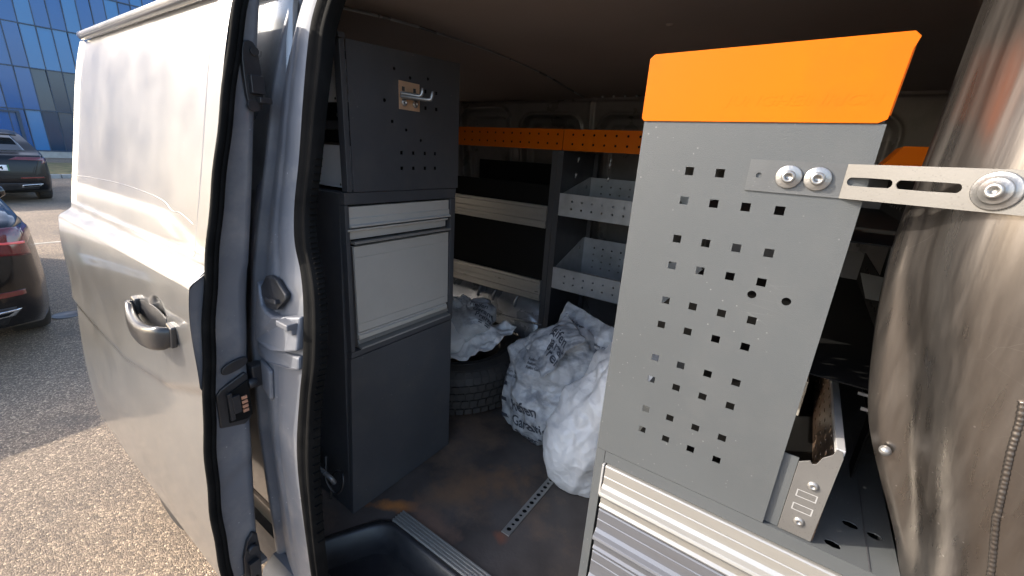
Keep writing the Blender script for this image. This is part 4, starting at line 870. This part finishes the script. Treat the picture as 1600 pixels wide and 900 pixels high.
# cable
cb = MB().tube([tuple(p) for p in spline([(-.905, .50, .80), (-.895, .49, .77), (-.885, .482, .745), (-.868, .486, .718), (-.852, .492, .712), (-.842, .50, .728), (-.845, .508, .752), (-.86, .512, .762), (-.885, .51, .75), (-.90, .505, .72), (-.91, .505, .65)], 50)], .0038, 8).build('cable', blackpl, None, org=(-.87, .49, .72))
tag(cb, 'black cable looped on the van wall beside the dark cabinet', 'cable')
# ================================================================= OUTSIDE
GZ = 0.0
gm = MB().grid([[(x, y, GZ) for y in (-400, -60, -10, 0, 10, 60, 400)] for x in (-400, -60, -20, 0, 20, 400)], smooth=False).build('ground', groundm, None, fix=False); tag(gm, kind='structure')
o = MB().box((-26.0, -30, -.05), (-19.6, 30, .10)).build('verge', verge, None, bevel=.02); tag(o, kind='structure')
for k in range(30): 
    o = MB().box((-19.58, -15+k*1.0+.008, -.05), (-19.40, -14+k*1.0-.008, .12)).build('kerb', kerbm, None, bevel=.01) if k == 0 else None
    if k == 0: kb = o; kb['label'] = ''; del kb['label']; tag(kb, kind='structure')
    else:
        c = kb.copy(); c.location.y += k; COL.objects.link(c)
o = MB().box((-8.72, -2.6, GZ), (-8.66, 4.2, GZ+.004)).build('parking_line', white, None); tag(o, kind='structure')
# drain cover beside the near car
o = MB().lathe((-5.15, .60, GZ), (0, 0, 1), [(.10, .0), (.10, .006), (.085, .008), (.08, .004), (0, .004)], 24).build('drain_cover', strapgrey, None, org=(-5.15, .6, 0)); tag(o, 'small round metal drain cover in the asphalt beside the near black car', 'drain cover')
# ---- office building with blue glass
bd = thing('office_building', 'office building clad in blue glass panes behind the car park', 'building', (-32, 6, 0))
bx = -32.0
MB().box((bx-14, -14, 0), (bx-.25, 34, 13)).build('core_wall', mull, bd)
shear = .0
PW, PHt = .545, 1.90
meshes = {}
for j in range(6):
    for i in range(20):
        y0 = 1.55+i*PW; z0 = .35+j*PHt
        if j == 0: z0, h = .35, PHt-.05
        else: h = PHt-.05
        if y0 > 5.05 and j == 2: gi = 3 if False else 2
        right = y0 > 4.75
        gi = (2 if (j <= 1 and right) else 0 if (j == 2 and right) else 3 if False else 1) if right else (1 if (i*7+j*3) % 5 else 0)
        if right and j <= 1: gi = 3
        if j >= 3: gi = 1 if (i+j) % 3 else 0
        if gi not in meshes:
            p = MB().box((bx, 0, 0), (bx+.03, PW-.035, PHt-.05)).build('window_pane', gl[gi], bd, org=(bx, 0, 0)); meshes[gi] = p; q = p
        else: q = meshes[gi].copy(); q.name = 'window_pane'; COL.objects.link(q)
        q.parent = bd; q.location = (bx+32, y0+.017-6, z0); q.rotation_euler = (math.radians(.25*((i*5+j*11) % 7-3)), math.radians(.3*((i*3+j*7) % 5-2)), math.radians(.35*((i*11+j*5) % 5-2)))
for i in range(21):
    MB().box((bx-.02, 1.55+i*PW-.017, .3), (bx+.05, 1.55+i*PW+.017, 11.8)).build('mullion', mull, bd)
for j in range(7):
    MB().box((bx-.03, 1.5, .35+j*PHt-.05), (bx+.065, 12.6, .35+j*PHt)).build('transom', mull, bd)
MB().box((bx-.2, -14, .3), (bx-.02, 1.5, 11.8)).build('glass_wall', gl[1], bd); MB().box((bx-.2, 12.5, .3), (bx-.02, 34, 11.8)).build('glass_wall', gl[1], bd)
MB().box((bx-.22, -14, .0), (bx+.2, 34, .29)).build('plinth', kerbm, bd)
# framed doorway in the glass, lower left
m_ = MB(); m_.box((bx+.066, 3.95, .3), (bx+.14, 4.07, 2.05)); m_.box((bx+.066, 1.9, 2.055), (bx+.14, 4.07, 2.14)); m_.build('door_frame', mull, bd)
# ---- cars: heading -x, rear towards the camera
def make_car(name, label, loc, paint, H=1.43, W=.9, hatch=True, yaw=0):
    t = thing(name, label, 'car', (0, 0, 0)); Lc = 4.35
    top = [(0, .62), (.015, .78), (.04, .90), (.09, .965), (.20, 1.0), (.28, 1.03)] + ([(.55, 1.22), (.85, 1.36), (1.15, 1.42), (1.8, H+.01), (2.3, 1.40), (2.8, 1.20), (3.15, 1.02), (3.6, .95), (4.1, .80), (4.28, .66), (4.35, .52)] if hatch else [(.45, 1.045), (.60, 1.08), (1.0, 1.28), (1.35, 1.39), (1.9, H), (2.4, 1.38), (2.9, 1.16), (3.2, 1.0), (3.7, .93), (4.15, .78), (4.3, .64), (4.35, .52)])
    bot = [(0, .46), (.02, .36), (.08, .26), (.25, .20), (4.0, .20), (4.2, .26), (4.35, .42)]
    wid = [(0, .70*W), (.015, .78*W), (.05, .86*W), (.12, .92*W), (.30, .975*W), (.7, W), (3.5, W), (4.0, .93*W), (4.2, .84*W), (4.35, .62*W)]
    S_ = [0, .004, .01, .02, .035, .055, .08, .11, .15, .2]+list(np.linspace(.25, 4.1, 70))+[4.15, 4.2, 4.25, 4.29, 4.32, 4.345, 4.35]
    G = []
    for s in S_:
        tz, bz, w_ = interp(s, top), interp(s, bot), interp(s, wid); belt = min(.93, tz-.05); gh = max(0, tz-belt-.05)/.5
        mid = bz+(belt-bz)*.45
        cp_ = [(0, bz), (w_*.80, bz), (w_*.955, bz+.05), (w_*.995, mid-.06), (w_, mid+.06), (w_*.985, belt-.06), (w_*.955, belt), (w_*(.955-.13*gh), belt+(tz-belt)*.5), (w_*(.93-.25*gh), tz-.045*(1 if gh > .1 else .5)), (w_*(.82-.22*gh), tz-.008), (0, tz)]
        half = [tuple(p) for p in spline(cp_, 44)]
        G.append([(-s, -y, z) for y, z in half[::-1]]+[(-s, y, z) for y, z in half[1:]])
    m_ = MB(); m_.grid(G); m_.add(G[0], [tuple(range(len(G[0])))]); m_.add(G[-1], [tuple(range(len(G[0])))])
    body = m_.build('body', paint, t)
    # wheel wells cut into the sides
    cut = MB()
    for wx in (-.80, -3.45): cut.cyl((wx, -1.2, .315), (wx, -W+.27, .315), .365, 40, smooth=False); cut.cyl((wx, W-.27, .315), (wx, 1.2, .315), .365, 40, smooth=False)
    co = cut.build('cutter', paint, None, fix=True); md = body.modifiers.new('arch', 'BOOLEAN'); md.operation = 'DIFFERENCE'; md.object = co; md.solver = 'EXACT'
    bpy.context.view_layer.update(); me = bpy.data.meshes.new_from_object(body.evaluated_get(bpy.context.evaluated_depsgraph_get())); body.modifiers.clear(); body.data = me; bpy.data.objects.remove(co)
    for p in me.polygons: p.use_smooth = True
    me.set_sharp_from_angle(angle=math.radians(35))
    tree = BVHTree.FromPolygons([v.co.copy() for v in me.vertices], [p.vertices[:] for p in me.polygons])
    def patch(nm, c, m, axis, off=.004, n=14, k=10, par=None, th=.004):
        """bilinear patch between 4 corners (a,b) projected on to the body along axis; 'x' from behind, '+y'/'-y' from the sides, closed with a rim"""
        G = []
        for i in range(n+1):
            row = []
            for j in range(k+1):
                u, v = i/n, j/k; a = (1-u)*(1-v)*c[0][0]+u*(1-v)*c[1][0]+u*v*c[2][0]+(1-u)*v*c[3][0]; b = (1-u)*(1-v)*c[0][1]+u*(1-v)*c[1][1]+u*v*c[2][1]+(1-u)*v*c[3][1]
                if axis == 'x': h = tree.ray_cast(Vector((2, a, b)), Vector((-1, 0, 0)))
                elif axis == '+y': h = tree.ray_cast(Vector((a, 3, b)), Vector((0, -1, 0)))
                else: h = tree.ray_cast(Vector((a, -3, b)), Vector((0, 1, 0)))
                if h[0] is None: return None
                row.append(h[0]+h[1]*off)
            G.append(row)
        tv = {'x': (-th*2, 0, 0), '+y': (0, -th*2, 0), '-y': (0, th*2, 0)}[axis]
        return MB().sheet(G, tv).build(nm, m, par or t)
    zb = 1.0 if hatch else 1.06
    patch('rear_window', [(-.60, zb+.035), (.60, zb+.035), (.50, 1.345), (-.50, 1.345)], glassd, 'x', .003, 24, 14)
    for s_, ax in ((1, '+y'), (-1, '-y')):
        patch('side_window', [(-.62, .99), (-1.55, .98), (-1.50, 1.34), (-.95, 1.31)], glassd, ax, .003); patch('side_window', [(-1.60, .98), (-2.75, .98), (-2.35, 1.33), (-1.55, 1.345)], glassd, ax, .003)
        lp = patch('taillight', [(s_*.30, .875), (s_*.80, .86), (s_*.775, .925), (s_*.42, .925)], redl, 'x', .006, 20, 8) if hatch else patch('taillight', [(s_*.34, .80), (s_*.82, .74), (s_*.80, .93), (s_*.40, .93)], redl, 'x', .006, 20, 10)
        patch('taillight_side', [(-.05, .80), (-.34, .87), (-.36, .925), (-.09, .91)], redl, ax, .005)
        patch('bumper_reflector', [(s_*.40, .475 if not hatch else .50), (s_*.74, .485 if not hatch else .51), (s_*.74, .52 if not hatch else .535), (s_*.40, .515 if not hatch else .53)], redl, 'x', .005)
        patch('exhaust_trim', [(s_*.38, .32), (s_*.66, .35), (s_*.70, .395), (s_*.40, .375)], chrome, 'x', .008, 10, 6)
        patch('exhaust_opening', [(s_*.41, .335), (s_*.63, .36), (s_*.66, .38), (s_*.42, .362)], blackfilm, 'x', .012, 8, 4)
        MB().lathe((-2.65, s_*(W-.04), .90), (0, s_, .1), [(.02, 0), (.03, .04), (.055, .07), (.065, .11), (.045, .15), (0, .16)], 16).build('wing_mirror', paint, t)
        patch('lower_trim', [(s_*.0, .265), (s_*.62, .285), (s_*.68, .41), (s_*.0, .41)], blackpl, 'x', .003)
        if not hatch: patch('light_strip', [(s_*.36, .86), (s_*.80, .82), (s_*.80, .835), (s_*.37, .872)], mat_redbright, 'x', .010, 14, 3)
    pl_ = patch('number_plate', [(-.26, .66), (.26, .66), (.26, .77), (-.26, .77)], platem, 'x', .012, 8, 4)
    if pl_:
        xm = max(v.co.x for v in pl_.data.vertices)
        MB().box((xm-.02, -.28, .652), (xm-.001, -.262, .778)).build('plate_edge', greenb, t); MB().box((xm-.02, .262, .652), (xm-.001, .28, .778)).build('plate_edge', greenb, t)
        lettering('97TZ4', .095, (xm+.001, -.20, .685), (0, 1, 0), (0, 0, 1), blackfilm, t, depth=.001, bold=.001, name='plate_lettering', width=.40)
    if hatch:
        for k in range(4):
            cyk = -.105+k*.07; xm2 = tree.ray_cast(Vector((2, cyk, .865)), Vector((-1, 0, 0)))[0].x
            MB().tube([(xm2+.004, cyk+.043*math.cos(a), .865+.036*math.sin(a)) for a in np.linspace(0, 2*math.pi, 24)], .006, 6).build('emblem_ring', chrome, t)
    m_ = MB(); m_.tube([(-.9, .0, H-.02), (-.86, 0, H+.03), (-.80, 0, H+.035)], [.012, .01, .003], 8); m_.build('roof_antenna', paint, t)
    if hatch: MB().sheet([[(-.52-.25*v, y, 1.335+.055*v-.02*abs(y)**2) for v in (0, .5, 1)] for y in np.linspace(-.56, .56, 12)], (0, 0, .02)).build('roof_spoiler', paint, t)
    for wx in (-.80, -3.45):
        for s_ in (1, -1):
            a = Vector((wx, s_*(W-.245), .315)); d = (0, s_, 0)
            wl = MB().lathe(a, d, [(0, 0), (.26, 0), (.305, .01), (.315, .03), (.315, .19), (.305, .215), (.275, .225), (.235, .222), (.225, .20), (.215, .19)], 36).build('tyre', tyrem, t)
            m_ = MB(); m_.lathe(a, d, [(.222, .205), (.222, .19), (.205, .19), (.205, .12), (0, .12)], 30)
            for k in range(5):
                an = 2*math.pi*k/5; c_, s2 = math.cos(an), math.sin(an)
                q = [Vector((wx+c_*r_-s2*w_, s_*(W-.245)+s_*dd, .315+s2*r_+c_*w_)) for r_, w_, dd in ((.02, .03, .20), (.02, -.03, .20), (.21, -.022, .195), (.21, .022, .195), (.02, .03, .17), (.02, -.03, .17), (.21, -.022, .17), (.21, .022, .17))]
                m_.add(q, [(0, 1, 2, 3), (0, 4, 5, 1), (1, 5, 6, 2), (3, 2, 6, 7), (0, 3, 7, 4)])
            m_.cyl(a+Vector(d)*.17, a+Vector(d)*.208, .03, 14); m_.build('rim', rimm, wl)
    t.location = loc; t.rotation_euler = (0, 0, yaw); return t
mat_redbright = mat('red_light_strip', (.85, .10, .10), .2, coat=1.)
make_car('parked_car', 'black car nearest the camera with its rear corner and chrome tailpipe trim in view', (-4.22, -.40, 0), carblack, hatch=False)
make_car('parked_car', 'dark blue hatchback parked farther off in front of the blue glass building', (-13.35, 1.07, 0), carblue, hatch=True)
